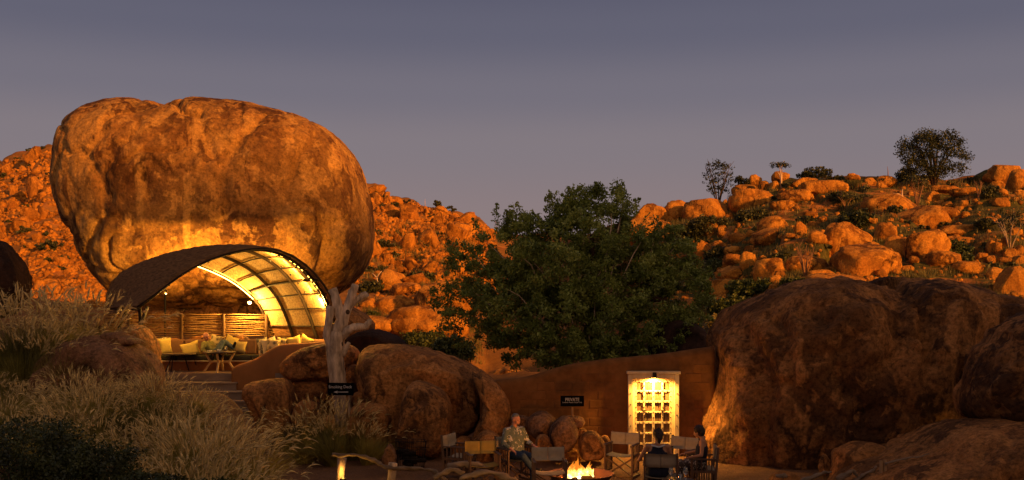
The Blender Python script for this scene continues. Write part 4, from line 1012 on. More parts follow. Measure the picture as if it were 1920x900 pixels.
# eave posts on the left
for (x0, y0, Y0, x1, y1, Y1) in ((276, 576, 26.1, 250, 645, 25.4), (262, 578, 26.1, 262, 622, 26.2), (238, 580, 27.9, 220, 620, 27.6)):
    MB().tube([P(x0, y0, Y0), P((x0 + x1) / 2 + 1, (y0 + y1) / 2, (Y0 + Y1) / 2), P(x1, y1 + 4, Y1)], .045, 8, jit=.06).build('post', M['frame_dark'], shelter, True)
MB().tube([vault(0, t, -.02) for t in np.linspace(0, 1, 6)], .04, 8).build('eave_beam', M['frame_dark'], shelter, True)
# string lights along the front and rear arches
M['strip'] = emitter('warm_strip_light', (1, .60, .12), 14)
M['strip_lo'] = emitter('warm_strip_light_dim', (1, .55, .08), 7)
sl = empty('string_light', (-8, 27, 5), 'broken line of warm lights along the inside of the front arch', 'string light')
for k, i in enumerate(np.linspace(4, nS - 15, 34)):
    if k % 5 == 4: continue
    MB().tube([vault(i, .045, -.045), vault(i + .55, .045, -.045)], .011, 5).build('bulb', M['strip_lo'], sl)
sl2 = empty('string_light', (-10, 30.5, 5), 'bright tube light following the rear arch of the shelter', 'string light')
MB().tube([vault(i, .965, -.06) for i in np.linspace(26, nS - 14, 26)], .014, 6).build('light_tube', M['strip'], sl2, True)
MB().tube([vault(i, .93, -.05) for i in np.linspace(30, nS - 16, 26)], .009, 6).build('light_tube', M['strip_lo'], sl2, True)
# spot lamps
def lampfix(pos, label, power, direction, sz=.05):
    e = empty('lamp', pos, label, 'lamp')
    MB().lathe([(0, .07), (.035, .07), (.045, -.02), (.038, -.02), (.03, .05)], pos, 12).build('housing', M['iron'], e, True)
    MB().sphere(Vector(pos) - Vector((0, .0, .015)), sz, 10, 8).build('bulb', M['bulb'], e, True)
    light('lamp_light', 'POINT', Vector(pos) - Vector((0, .06, .10)), power * 4.5, WARM, e, .06)
lampfix(P(468, 566, 30.3), 'bare glowing lamp at the foot of the rear arch', 95, None)
lampfix(P(601, 559, 27.5), 'bare glowing lamp on the right of the front arch, beside the dead tree', 80, None, .042)
lampfix(P(311, 549, 26.7) , 'small spotlight on the left side of the front arch', 22, None, .02)
# upward wash lights inside the front arch
for k, i in enumerate([31, 34, 37, 40, 43]):
    p_ = vault(i, .17, -.16); e = empty('lamp', p_, 'one of five slim uplights washing the ceiling behind the front arch', 'lamp', 'slim uplights behind the front arch')
    d_ = (vault(i, .17, 0) - p_).normalized()
    MB().tube([p_ - d_ * .03, p_ - d_ * .005], .03, 10).build('housing', M['iron'], e)
    light('wash', 'SPOT', p_, 70, WARM, e, .03, 150, .6, vault(i, .2, 0) - p_)
# floodlights behind the roof, hooded, aimed at the boulder
def floodlight(pos, power, dirn, label):
    e = empty('floodlight', pos, label, 'lamp'); m_ = MB()
    m_.box(pos - Vector((0, .06, 0)), (.5, .06, .25)); m_.box(pos + Vector((0, .16, .29)), (1.3, .36, .012)); m_.box(pos + Vector((0, .16, -.035)), (1.3, .36, .012)); m_.box(pos + Vector((-.65, .16, .13)), (.012, .36, .32))
    m_.tube([pos - Vector((0, .06, .1)), Vector((pos.x, pos.y - .06, ground(pos.x, pos.y)))], .03, 8); m_.build('housing', M['iron'], e)
    light('flood', 'SPOT', pos + Vector((0, .02, .02)), power, WARM, e, .03, 168, .25, dirn)
floodlight(Vector((-10.9, 31.9, 4.42)), 1050, (.2, 1, .25), 'hooded floodlight behind the shelter roof aimed at the balancing boulder')
floodlight(Vector((-7.2, 32.1, 4.40)), 550, (-.3, 1, .25), 'hooded floodlight behind the right of the vault aimed at the boulder')
# ------------------------------------------------------------------ trees and shrubs
def leaves_mesh(name, centers, rads, per, size, mat, seed, parent=None, droop=0.0, flat=.8, elong=2.2):
    rng = np.random.RandomState(seed); n = len(centers) * per
    c = np.repeat(np.asarray(centers), per, 0); r_ = np.repeat(np.asarray(rads), per)[:, None]
    d = rng.randn(n, 3); d /= np.linalg.norm(d, axis=1, keepdims=True); d *= rng.rand(n, 1) ** .45
    p_ = c + d * r_ * np.array([1, 1, flat]); p_[:, 2] -= droop * rng.rand(n) * r_[:, 0]
    a_ = rng.randn(n, 3); a_[:, 2] -= .3; a_ /= np.linalg.norm(a_, axis=1, keepdims=True)
    b_ = np.cross(a_, rng.randn(n, 3)); b_ /= np.linalg.norm(b_, axis=1, keepdims=True)
    s_ = size * rng.uniform(.6, 1.3, (n, 1))
    A_, B_ = a_ * s_ * .5, b_ * s_ * .5 / elong
    V = np.stack([p_ - A_, p_ + B_, p_ + A_, p_ - B_], 1).reshape(-1, 3)
    off = np.array(world_loc(parent)[:]) if parent is not None else 0
    Fq = np.arange(n * 4).reshape(n, 4)
    return link(name, mesh_np(name, V - off, Fq), mat, parent)

def limb(a, b_, r0, r1, mat, parent, name='branch', wob=.08, n=6, seed=0):
    rnd = random.Random(seed); a = Vector(a); b_ = Vector(b_); L = (b_ - a).length; pts = []
    for i in range(n):
        t = i / (n - 1); w = wob * L * math.sin(math.pi * t)
        pts.append(a.lerp(b_, t) + Vector((rnd.uniform(-w, w), rnd.uniform(-w, w), rnd.uniform(-w, w) + .25 * w)))
    return MB().tube(pts, [r0 + (r1 - r0) * i / (n - 1) for i in range(n)], 7, jit=.08).build(name, mat, parent, True)

# the big camp tree
TYc = 31.5
tree = empty('tree', (2.0, TYc, .2), 'large dense dark green tree filling the gap behind the wall', 'tree')
tb_ = Vector((2.0, TYc, .2))
lobes = [ # px, py, rx, ry, dY, density
 (1110, 430, 78, 82, 0, 1.0), (1060, 500, 105, 95, -1.0, 1.2), (1150, 520, 110, 95, -.5, 1.2), (960, 470, 72, 70, .5, 1), (905, 520, 72, 58, .6, .8),
 (1230, 510, 70, 80, .3, .9), (1275, 560, 62, 62, 0, .9), (960, 570, 90, 78, -.8, 1.1), (1070, 610, 115, 80, -1.4, 1.2), (1200, 620, 110, 66, -.6, 1.1), (880, 590, 50, 44, .4, .7),
 (1010, 640, 85, 52, -.8, .9), (1120, 650, 110, 44, -.6, .9), (1075, 385, 50, 42, .4, .8), (1150, 385, 38, 42, .2, .8), (1200, 425, 34, 48, .2, .6), (965, 415, 34, 32, .6, .55), (925, 440, 40, 30, .7, .6), (1300, 620, 32, 40, .2, .5), (845, 555, 46, 22, .6, .4), (930, 600, 60, 50, 0, .8), (850, 600, 30, 16, .5, .35), (1290, 500, 30, 30, .3, .45), (860, 470, 30, 22, .8, .4), (1320, 560, 18, 26, .2, .4), (1255, 470, 45, 50, .3, .7), (1290, 540, 45, 50, .1, .8), (1240, 640, 70, 34, -.2, .9), (1180, 470, 60, 60, -.3, .9), (1020, 440, 50, 44, .2, .9), (1095, 400, 50, 46, .1, .8), (990, 500, 70, 60, -.3, .8)]
rng = np.random.RandomState(12); C_, R_ = [], []
for (x, y, rx, ry, dy, dn) in lobes:
    Y = TYc + dy; k = int(dn * rx * ry / 52)
    c0 = P(x, y, Y)
    for _ in range(k):
        d = rng.randn(3); d /= np.linalg.norm(d); q = .45 + .62 * rng.rand() ** .6
        C_.append((c0.x + d[0] * q * rx * Y / F, c0.y + d[1] * q * 1.5 * min(rx, 90) / 90, c0.z + d[2] * q * ry * Y / F)); R_.append(rng.uniform(.15, .32))
C_ = np.array(C_); R_ = np.array(R_)
# clumpy gaps so that the hill shows through near the rim
gap = fbm(C_ / .8, 3, 77); keep = gap > -.16; C_, R_ = C_[keep], R_[keep]
cr_o = leaves_mesh('crown', C_, R_, 84, .12, M['leaf'], 5, tree, droop=.5, flat=.75); cr_o['kind'] = 'stuff'
print('tree clusters', len(C_))
# leafy sprays poking out of the crown top
sp_c, sp_r = [], []
for (x, y, x2, y2) in [(935, 425, 928, 385), (1015, 430, 1003, 400), (1080, 380, 1068, 352), (1110, 380, 1118, 344), (1160, 370, 1165, 350), (1185, 400, 1196, 370), (1000, 455, 990, 425), (955, 420, 960, 398), (1045, 385, 1028, 364), (870, 540, 835, 560), (860, 500, 828, 520), (880, 600, 840, 612), (850, 480, 838, 452), (1280, 470, 1310, 455), (1310, 520, 1345, 515), (900, 440, 890, 410), (880, 640, 850, 650), (1225, 440, 1240, 418), (865, 560, 815, 556), (850, 590, 822, 584), (1310, 590, 1338, 600)]:
    for k in range(7):
        t = k / 6; p_ = P(x + (x2 - x) * t + rng.uniform(-4, 4), y + (y2 - y) * t + rng.uniform(-3, 3), TYc + rng.uniform(-.3, .3)); sp_c.append(p_[:]); sp_r.append(.22 * (1 - t * .75))
o = leaves_mesh('spray', np.array(sp_c), np.array(sp_r), 26, .10, M['leaf'], 6, tree); o['kind'] = 'stuff'
for k, (x, y, Y, r0) in enumerate([(1110, 600, 31.2, .22), (1020, 560, 31, .16), (1190, 560, 31.4, .17), (940, 540, 31.8, .12), (1250, 560, 31.4, .12), (1110, 440, 31.4, .12), (1160, 420, 31.6, .10), (960, 470, 31.9, .08)]):
    a_ = tb_ if k == 0 else (P(1110, 600, 31.2) if k in (1, 2, 5, 6) else P(1020, 560, 31) if k in (3, 7) else P(1190, 560, 31.4))
    limb(a_, P(x, y, Y), r0 * 1.2, r0 * .6, M['bark_dark'], tree, 'trunk' if k == 0 else 'limb', .1, 6, k)
m_ = MB(); rnd = random.Random(4)
for k in range(150):
    c_ = Vector(C_[rnd.randrange(len(C_))]); a_ = c_ + Vector((rnd.uniform(-.3, .3), rnd.uniform(-.3, .3), -rnd.uniform(.2, .7)))
    a_ = a_.lerp(P(1110, 600, 31.2), .25); m_.tube([a_, a_.lerp(c_, .5) + Vector((rnd.uniform(-.1, .1), 0, rnd.uniform(0, .1))), c_], [.022, .014, .006], 5)
tw = m_.build('twigs', M['bark'], tree); tw['kind'] = 'stuff'

def hill_base(px, py, y0=None):
    Y = hit(px, py); return Vector(((px - 960) * Y / F, Y, float(terr(np.array([(px - 960) * Y / F]), np.array([Y]))[0]))), Y
def stem_tree(px, py, top, width, nst, spread, leafmat, barkmat, label, cat='tree', crown='top', nleaf=26, leafs=.13, rad=.35, seed=1, r0=.05, crown_h=.55, group=None, nclus=60):
    b0, Y = hill_base(px, py); s_ = Y / F; H = (py - top) * s_; W = width * s_ / 2
    e = empty('tree' if cat == 'tree' else 'shrub', b0, label, cat, group); rnd = random.Random(seed); tips = []
    m_ = MB()
    for k in range(nst):
        a_ = rnd.uniform(0, 6.28); rr = W * spread * rnd.uniform(.4, 1); tip = b0 + Vector((math.cos(a_) * rr, math.sin(a_) * rr * .6, H * rnd.uniform(.6, .95)))
        mid = b0.lerp(tip, .5) + Vector((rnd.uniform(-.1, .1) * W, 0, H * .05))
        m_.tube([b0 - Vector((0, 0, .2)), b0.lerp(mid, .5) + Vector((rnd.uniform(-.03, .03) * W, 0, 0)), mid, tip], [r0, r0 * .8, r0 * .6, r0 * .25], 6); tips.append((mid, tip))
        for j in range(3):
            t = rnd.uniform(.35, .9); q = mid.lerp(tip, t); q2 = q + Vector((rnd.uniform(-1, 1) * W * .35, rnd.uniform(-.3, .3) * W, rnd.uniform(.02, .22) * H)); m_.tube([q, q2], [r0 * .35, r0 * .12], 5); tips.append((q, q2))
    m_.build('trunk', barkmat, e, True)
    if leafmat is not None:
        C, Rr = [], []
        for k in range(nclus):
            a_, q = rnd.choice(tips); t = rnd.uniform(.6, 1.08) if crown == 'tips' else 1
            if crown == 'tips': p_ = a_.lerp(q, t) + Vector((rnd.uniform(-.3, .3), rnd.uniform(-.3, .3), rnd.uniform(-.2, .3))) * W * .4
            else:
                an = rnd.uniform(0, 6.28); rr = rnd.random() ** .5; u = rnd.uniform(-1, 1)
                p_ = b0 + Vector((math.cos(an) * rr * W * math.sqrt(1 - u * u * .85), math.sin(an) * rr * W * .7, H * (1 - crown_h / 2) + u * H * crown_h / 2))
            C.append(p_[:]); Rr.append(rad * rnd.uniform(.6, 1.2))
        c_ = leaves_mesh('crown', np.array(C), np.array(Rr), nleaf, leafs, leafmat, seed, e); c_['kind'] = 'stuff'
    return e
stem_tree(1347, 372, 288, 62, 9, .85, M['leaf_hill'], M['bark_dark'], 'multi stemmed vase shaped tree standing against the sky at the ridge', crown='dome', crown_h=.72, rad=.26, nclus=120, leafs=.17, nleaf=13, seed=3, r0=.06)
e_w = stem_tree(1465, 352, 306, 30, 3, .5, None, M['bark_white'], 'slim white stemmed tree with a flat top beside the round skyline boulder', seed=5, r0=.08)
b0, Y = hill_base(1465, 352); e = e_w
top = P(1465, 310, Y)
if e is not None:
    C = [(top.x + rng.uniform(-.75, .6), top.y + rng.uniform(-.3, .3), top.z + rng.uniform(-.12, .18)) for _ in range(26)]
    leaves_mesh('crown', np.array(C), np.full(26, .2), 30, .12, M['bush'], 9, e)
# flat-crowned acacia on the crest
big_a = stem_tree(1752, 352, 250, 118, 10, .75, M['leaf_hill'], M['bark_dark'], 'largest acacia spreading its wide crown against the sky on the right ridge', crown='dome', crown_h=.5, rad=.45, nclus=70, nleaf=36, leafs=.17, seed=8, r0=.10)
b0, Y = hill_base(1752, 352); C, Rr = [], []; rnd = random.Random(10)
for (x, y, rx, ry, n_) in [(1706, 274, 22, 14, 18), (1738, 258, 26, 11, 22), (1775, 268, 28, 12, 22), (1806, 290, 18, 9, 14), (1698, 296, 14, 14, 10), (1720, 300, 20, 14, 14), (1715, 325, 14, 14, 10), (1770, 318, 30, 12, 14), (1740, 300, 40, 22, 30), (1735, 325, 40, 14, 26), (1790, 318, 22, 12, 12)]:
    for _ in range(n_):
        a_ = rnd.uniform(0, 6.28); q = rnd.random() ** .5; C.append(P(x + rx * q * math.cos(a_), y + ry * q * math.sin(a_), Y + rnd.uniform(-1.2, 1.2))[:]); Rr.append(rnd.uniform(.3, .6))
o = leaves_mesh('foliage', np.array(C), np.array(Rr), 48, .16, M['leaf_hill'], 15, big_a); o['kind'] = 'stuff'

def bush(px, py, w, h, mat, label, seed, group=None, n=None, leaf=.12, per=34, cat='bush', near=None):
    if near: c0 = P(px, py, near); Y = near
    else:
        Y = hit(px, py + h * .25); c0 = P(px, py, Y)
    s_ = Y / F; rnd = random.Random(seed); n = n or max(8, int(w * h / 22)); C, Rr = [], []
    for _ in range(n):
        a_ = rnd.uniform(0, 6.28); q = rnd.random() ** .5; u = rnd.uniform(-1, 1)
        C.append((c0.x + math.cos(a_) * q * w / 2 * s_, c0.y + math.sin(a_) * q * w / 3 * s_, c0.z + u * h / 2 * s_ * math.sqrt(max(.1, 1 - q * q * .8)))); Rr.append(min(w, h) * s_ * .16 * rnd.uniform(.7, 1.3) + .06)
    e = empty('bush', (c0.x, c0.y, c0.z - h * .5 * s_), label, cat, group)
    o = leaves_mesh('foliage', np.array(C), np.array(Rr), per, leaf, mat, seed, e, elong=1.8); o['kind'] = 'stuff'
    m_ = MB()
    for k in range(5):
        t = Vector(C[rnd.randrange(n)]); m_.tube([Vector((c0.x, c0.y, c0.z - h * .55 * s_)), t], [.03, .01], 5)
    m_.build('stem', M['bark_dark'], e)
    if not near and label.count('hill') + label.count('bush') + label.count('shrub') + label.count('thicket'): REG.append((px, py, w, e))
    return e
bl = [(1527, 325, 62, 24, 'bush', 'dark spreading bush on the skyline between the white stemmed tree and the middle dome'),
 (1392, 345, 26, 30, 'bush', 'wispy bush right of the multi stemmed tree'), (1480, 348, 26, 14, 'bush', 'low bush right of the white stemmed tree'), (1410, 405, 60, 26, 'bush', 'rounded olive bush in the grass under the long smooth outcrop'),
 (1605, 412, 66, 34, 'bush_dark', 'dark round bush in the middle of the grassy shelf'), (1570, 372, 40, 22, 'bush', 'thin grey green bush above the grassy shelf'), (1775, 425, 34, 20, 'bush', 'bush beside the rounded end of the broad slab'),
 (1790, 466, 60, 30, 'bush_green', 'bush in the shaded hollow right of the bright boulder'), (1808, 486, 30, 24, 'bush_green', 'small fresh green bush above the stone pile'), (1700, 330, 34, 34, 'bush', 'bush at the left foot of the largest acacia'),
 (1565, 335, 30, 14, 'bush', 'low bush on the crest in the middle of the ridge'), (1640, 338, 40, 16, 'bush', 'flat bush near the bare stalk'), (1822, 340, 30, 16, 'bush', 'bush left of the tallest skyline dome'), (1860, 362, 40, 24, 'bush', 'bush under the squared dome'),
 (1480, 370, 30, 16, 'bush', 'bush in front of the rounded ridge rock'), (1330, 425, 70, 40, 'bush', 'wide bush spilling over the left outcrops'), (1290, 440, 60, 40, 'bush', 'bush between the outcrops and the big tree'), (1345, 480, 50, 34, 'bush', 'bush on the slope left of the small ball stone'),
 (1465, 485, 44, 22, 'bush', 'bush on the slope above the twiggy shrub'), (1342, 500, 36, 30, 'bush_green', 'bush tucked beside the jagged rock'), (1420, 540, 110, 32, 'bush_green', 'broad sunlit green thicket above the huge dark boulder'), (1370, 575, 80, 40, 'bush_green', 'green thicket right of the big tree'),
 (1350, 610, 60, 36, 'dry_grass', 'yellowing thicket at the left foot of the huge dark boulder'), (1490, 530, 50, 20, 'bush_green', 'right end of the sunlit green thicket'),
 (1520, 415, 60, 18, 'bush', 'low bush along the grassy shelf'), (1680, 395, 36, 16, 'bush', 'bush right of the white dead tree'), (1850, 420, 40, 20, 'bush', 'bush below the balanced pair'),
 (45, 433, 24, 16, 'bush', 'dark bush on the far left hill'), (92, 462, 46, 20, 'bush', 'largest bush on the far left hill'), (8, 330, 24, 12, 'bush', 'bush on the left skyline at the frame edge'), (80, 279, 14, 8, 'bush', 'tiny shrub on the left summit beside the boulder'), (56, 282, 12, 9, 'bush', 'tiny shrub left of the summit shrub'), (34, 298, 16, 8, 'bush', 'low shrub on the descending left skyline'),
 (733, 383, 30, 18, 'bush', 'dark shrub high on the rubble hill left of the mast'), (768, 377, 26, 10, 'bush', 'flat shrub on the skyline left of the mast'), (822, 383, 20, 16, 'bush', 'shrub on the skyline right of the mast'), (845, 392, 24, 12, 'bush', 'low shrub further down the skyline'), (697, 366, 26, 14, 'bush', 'dark shrub beside the skyline knob'), (716, 372, 22, 12, 'bush', 'shrub right of the skyline knob'),
 (700, 438, 30, 16, 'bush', 'bush on the rubble hill beside the balancing boulder'), (765, 458, 22, 12, 'bush', 'small bush in the middle of the rubble hill'), (740, 480, 20, 14, 'bush', 'bush below the middle of the rubble hill'), (790, 520, 50, 24, 'bush', 'bush on the slope near the left rim of the tree'), (720, 460, 40, 18, 'bush', 'wide low bush above the white stemmed sapling'),
 (745, 612, 50, 22, 'bush_green', 'green bush at the foot of the long sloping slab'), (700, 590, 30, 14, 'bush_green', 'green tuft left of the long sloping slab'), (800, 640, 90, 40, 'bush_green', 'bright green thicket above the domed boulder'), (850, 655, 70, 50, 'bush_green', 'right part of the green thicket under the tree'), (845, 690, 40, 30, 'bush_green', 'lowest bush between domed boulder and tree'),
 (700, 540, 60, 26, 'bush', 'hazy bush behind the dead tree branches'), (775, 585, 40, 16, 'bush', 'bush on the long sloping slab')]
for k, (x, y, w, h, mt, lb) in enumerate(bl):
    Y = hit(x, y + h * .25); bush(x, y, w, h, M[mt], lb, 50 + k, leaf=.10 + .0011 * Y, per=30)
rnd = random.Random(77)
for k in range(90):
    lf = k < 40
    x = rnd.choice([rnd.uniform(0, 125), rnd.uniform(675, 900)]) if lf else rnd.uniform(1210, 1915); sk = np.interp(x, cols[:, 0], cols[:, 4]); y = sk + 3 + rnd.random() * ((520 if lf else 500) - sk)
    w = rnd.uniform(10, 24); bush(x, y, w, w * rnd.uniform(.4, .6), M['bush'], 'small dark scrub bush dotted on the left hills' if lf else 'small scrub bush growing between the boulders of the right hill', 200 + k,
         'scrub bushes on the left hills' if lf else 'scrub bushes on the right hill', n=6, leaf=.2, per=18)
# bare and pale trees on the slopes
def bare(px, py, paths, mat, label, r0=.06, cat='tree'):
    b0, Y = hill_base(px, py); e = empty('tree' if cat == 'tree' else 'shrub', b0, label, cat); first = True
    for pth in paths:
        pts = [P(x, y, Y) for x, y in pth]; pts = [pts[0]] + pts
        n = len(pts); MB().tube(pts[1:], [r0 * (1 - .75 * i / (n - 2)) for i in range(n - 1)] if first else [r0 * .6 * (1 - .7 * i / (n - 2)) for i in range(n - 1)], 6).build('trunk' if first else 'branch', mat, e, True); first = False
    return e
bare(1697, 392, [[(1697, 394), (1694, 378), (1691, 366), (1692, 355)], [(1692, 370), (1685, 364), (1676, 363), (1672, 366)]], M['bark_white'], 'small white dead tree with one bent arm on the right hill', .12)
bare(709, 548, [[(710, 556), (709, 530), (706, 520), (698, 512)], [(706, 521), (712, 512), (716, 508)]], M['bark_white'], 'white stemmed sapling between the balancing boulder and the big tree', .10)
bush(706, 505, 40, 14, M['bush'], 'thin flat crown of twigs and leaves above the white stemmed sapling', 300, leaf=.2, per=16)
bare(1665, 330, [[(1665, 336), (1665, 322), (1664, 312)]], M['twig'], 'bare thin stalk on the skyline left of the largest acacia', .05)
bare(798, 386, [[(797, 388), (797, 373)]], M['bark_white'], 'thin white mast on the left skyline', .05, 'mast')
for (px, py, top, w, nst, lb, mt, lf) in [(1510, 522, 452, 60, 14, 'bare twiggy reddish shrub just above the huge dark boulder', 'twig', None), (815, 630, 575, 44, 7, 'clump of pale leafless stems in front of the tree', 'bark_white', None),
        (1720, 388, 330, 34, 8, 'thin bare shrub in front of the largest acacia', 'twig', 'bush'), (1893, 470, 405, 80, 7, 'flat topped acacia with pale stems at the right edge', 'bark', 'leaf_hill'), (1835, 375, 335, 26, 6, 'leafless shrub left of the balanced pair', 'twig', None), (1585, 392, 362, 36, 6, 'silvery wisp of a shrub on the grassy shelf', 'twig', 'bush'), (932, 378, 350, 14, 3, 'bare twig tips sticking out above the big tree', 'twig', None)]:
    stem_tree(px, py, top, w, nst, .9, M[lf] if lf else None, M[mt], lb, cat='shrub', crown='dome', crown_h=.35, rad=.25, nclus=26, nleaf=20, seed=int(px), r0=.035)

# grass on the right hill
rng = np.random.RandomState(9); Vs = []; n_t = 8500; pts = []
while len(pts) < n_t:
    if rng.rand() < .8: x = rng.uniform(1195, 1925); sk = np.interp(x, cols[:, 0], cols[:, 4]); y = sk + 2 + rng.rand() * (600 - sk)
    else: x = rng.uniform(670, 900); sk = np.interp(x, cols[:, 0], cols[:, 4]); y = sk + 40 + rng.rand() * (640 - sk)
    v = noise3(np.array([[x / 90., y / 16., .5]]), 55)[0] + .5 * noise3(np.array([[x / 30., y / 8., 2.5]]), 56)[0]
    if v < .12 and rng.rand() > .08: continue
    Y = hit(x, y); X_ = (x - 960) * Y / F; pts.append((X_, Y, CH + (HOR - y) * Y / F, Y))
pts = np.array(pts); nb = 9
c = np.repeat(pts[:, :3], nb, 0); Yr = np.repeat(pts[:, 3], nb); n = len(c)
c[:, :2] += rng.randn(n, 2) * .14; L = rng.uniform(.12, .34, n) * (Yr / 55); a_ = rng.uniform(0, 6.28, n); ln = rng.uniform(.1, .6, n); wd = .016 * Yr / 55
tip = c + np.stack([np.cos(a_) * ln * L, np.sin(a_) * ln * L, L], 1); sx = np.stack([np.cos(a_ + 1.57) * wd, np.sin(a_ + 1.57) * wd, 0 * a_], 1)
V = np.stack([c - sx - [0, 0, .1], c + sx - [0, 0, .1], tip], 1).reshape(-1, 3)
half = np.repeat(rng.rand(len(pts)) < .5, nb * 1)
def submesh(mask, name, mat, label):
    Vv = V.reshape(-1, 3, 3)[mask].reshape(-1, 3); o = link(name, mesh_np(name, Vv, np.arange(len(Vv)).reshape(-1, 3)), mat); tag(o, label, 'grass', None, 'stuff')
submesh(half, 'grass', M['dry_grass'], 'dry yellow grass between the boulders of the right hill'); submesh(~half, 'grass', M['bush'], 'olive grass between the boulders of the right hill')

# ------------------------------------------------------------------ fountain grass
def grass_proto(k, H=1.25, nblade=1250, npl=90, spread=.42, wind=(.18, 0)):
    rng = np.random.RandomState(500 + k); S = 6
    def strips(n, Lr, w, lean_lo, lean_hi, base_r, curl):
        a_ = rng.uniform(0, 2 * np.pi, n); r_ = base_r * np.sqrt(rng.rand(n)); L = rng.uniform(*Lr, n) * H; ln = rng.uniform(lean_lo, lean_hi, n)
        b_ = np.stack([np.cos(a_) * r_, np.sin(a_) * r_, np.full(n, -.12)], 1); az = a_ + rng.randn(n) * .5
        dirx, diry = np.cos(az) + wind[0] * 2, np.sin(az) + wind[1] * 2; pts = []
        for s_ in range(S + 1):
            t = s_ / S; hor = L * (ln * t + curl * ln * t * t * 1.0); ver = L * (t - .42 * ln * (1 + curl) * t * t * .9)
            pts.append(b_ + np.stack([dirx * hor, diry * hor, ver + .12], 1))
        side = np.stack([-np.sin(az + rng.randn(n)), np.cos(az + rng.randn(n)), 0 * az], 1); V = []
        for s_ in range(S + 1):
            ww = w * (1 - (s_ / S) ** 1.5 * .92); V += [pts[s_] - side * ww, pts[s_] + side * ww]
        V = np.stack(V, 1); nv = 2 * (S + 1); base = (np.arange(n) * nv)[:, None]
        Fq = np.concatenate([base + np.array([2 * i, 2 * i + 1, 2 * i + 3, 2 * i + 2]) for i in range(S)])
        return V.reshape(-1, 3), Fq, pts
    V, Fq, _ = strips(nblade, (.5, 1.0), .006, .08, .62, spread * .5, .45)
    mb = mesh_np('blades', V, Fq)
    V2, F2, pts = strips(npl, (.9, 1.3), .0035, .06, .5, spread * .45, .35)
    # plumes at the stalk tips
    PV, PF = [], []; off = 0
    tipd = pts[-1] - pts[-2]; tipd /= np.linalg.norm(tipd, axis=1, keepdims=True)
    for i in range(npl):
        p0 = pts[-1][i]; d = tipd[i].copy(); s1 = np.cross(d, [0.3, .2, 1]); s1 /= np.linalg.norm(s1); s2 = np.cross(d, s1); L = rng.uniform(.13, .27); q = p0 - d * L * .2
        nr, rr = 6, [.002, .011, .015, .013, .008, .001]
        for j in range(nr):
            c = q + d * L * j / (nr - 1); 
            for m in range(4):
                an = m * np.pi / 2; PV.append(c + (s1 * np.cos(an) + s2 * np.sin(an)) * rr[j] * rng.uniform(.8, 1.25))
            d = d + np.array([.05, 0, -.13]); d /= np.linalg.norm(d)
        for j in range(nr - 1):
            for m in range(4): PF.append([off + j * 4 + m, off + j * 4 + (m + 1) % 4, off + (j + 1) * 4 + (m + 1) % 4, off + (j + 1) * 4 + m])
        # bristles
        for j in range(22):
            t = rng.rand(); c = p0 + tipd[i] * L * (t - .2); bd = tipd[i] * .6 + rng.randn(3) * .55; bd /= np.linalg.norm(bd); b2 = len(PV)
            sd = np.cross(bd, rng.randn(3)); sd /= np.linalg.norm(sd); PV += [c - sd * .0018, c + sd * .0018, c + bd * .045, c + bd * .045 - sd * .001]; PF.append([b2, b2 + 1, b2 + 2, b2 + 3])
        off = len(PV)
    ms = mesh_np('stalks', V2, F2); mp = mesh_np('plumes', np.array(PV), np.array(PF))
    mb.materials.append(M['grass_blade']); ms.materials.append(M['grass_blade']); mp.materials.append(M['plume'])
    return mb, ms, mp
gp = [grass_proto(k, wind=[(.22, 0), (-.1, .05), (.12, -.1), (-.25, 0), (.05, .1)][k]) for k in range(5)]
GH = [float(np.percentile([v.co.z for v in g_[2].vertices], 93)) for g_ in gp]
print('grass heights', GH)
def clump(x, y, Y, s_, label, group=None, k=0, rz=0.0, pl=True, sz=1.0):
    p_ = P(x, y, Y); g = ground(p_.x, Y); 
    e = empty('grass_clump', (p_.x, Y, g - .03), label, 'grass clump', group, rz); e.scale = (s_, s_, s_ * sz)
    for nm, me_ in zip(('blades', 'stalks', 'plumes'), gp[k % 5]):
        if nm != 'blades' and not pl: continue
        o = link(nm, me_, None, e); o['kind'] = 'stuff'
    return e
def clump_at(x, ytop, Y, H, label, group, k, rz=0.0, pl=True):
    """clump whose tips reach row ytop: scale from ground height"""
    X_ = (x - 960) * Y / F; g = ground(X_, Y); z = CH + (HOR - ytop) * Y / F; s_ = max(.35, (z - g) / GH[k % 5])
    return clump(x, 0, Y, min(s_, 1.5), label, group, k, rz, pl)
up = [(15, 560, 22.5, 'grass clump at the left edge beside the black rock'), (70, 535, 23.2, 'tall grass clump left of the centre on the upper bank'), (118, 540, 22.8, 'highest plumed grass clump on the upper left bank'), (158, 556, 23.2, 'grass clump leaning towards the shelter roof'), (45, 600, 21.6, 'grass clump in front of the upper left bank'), (110, 600, 21.6, 'dense grass clump above the reddish rock')]
for k, (x, y, Y, lb) in enumerate(up): clump_at(x, y, Y, 1.3, lb, 'plumed grass clumps on the upper left bank', k, k * 1.3)
rnd = random.Random(21)
rows_g = [(20.6, 685, range(5, 330, 50)), (19.2, 706, range(15, 390, 54)), (18.0, 730, range(0, 430, 52)), (16.8, 765, range(20, 460, 54)), (15.4, 800, range(190, 470, 52)), (14.2, 842, range(230, 470, 52))]
for Y0, yt, xs in rows_g:
    for x in xs:
        x = x + rnd.uniform(-14, 14); yt2 = max(yt + rnd.uniform(-22, 30), float(np.interp(x + 25, [0, 100, 200, 300, 350, 400, 440, 470, 490], [655, 645, 660, 690, 710, 745, 785, 820, 850])) + rnd.uniform(0, 20))
        clump_at(x, yt2, Y0 + rnd.uniform(-.4, .4), 1.2, 'one of the feathery grass clumps massed on the lower left bank', 'feathery grass massed on the lower left bank', rnd.randrange(5), rnd.uniform(0, 6.28))
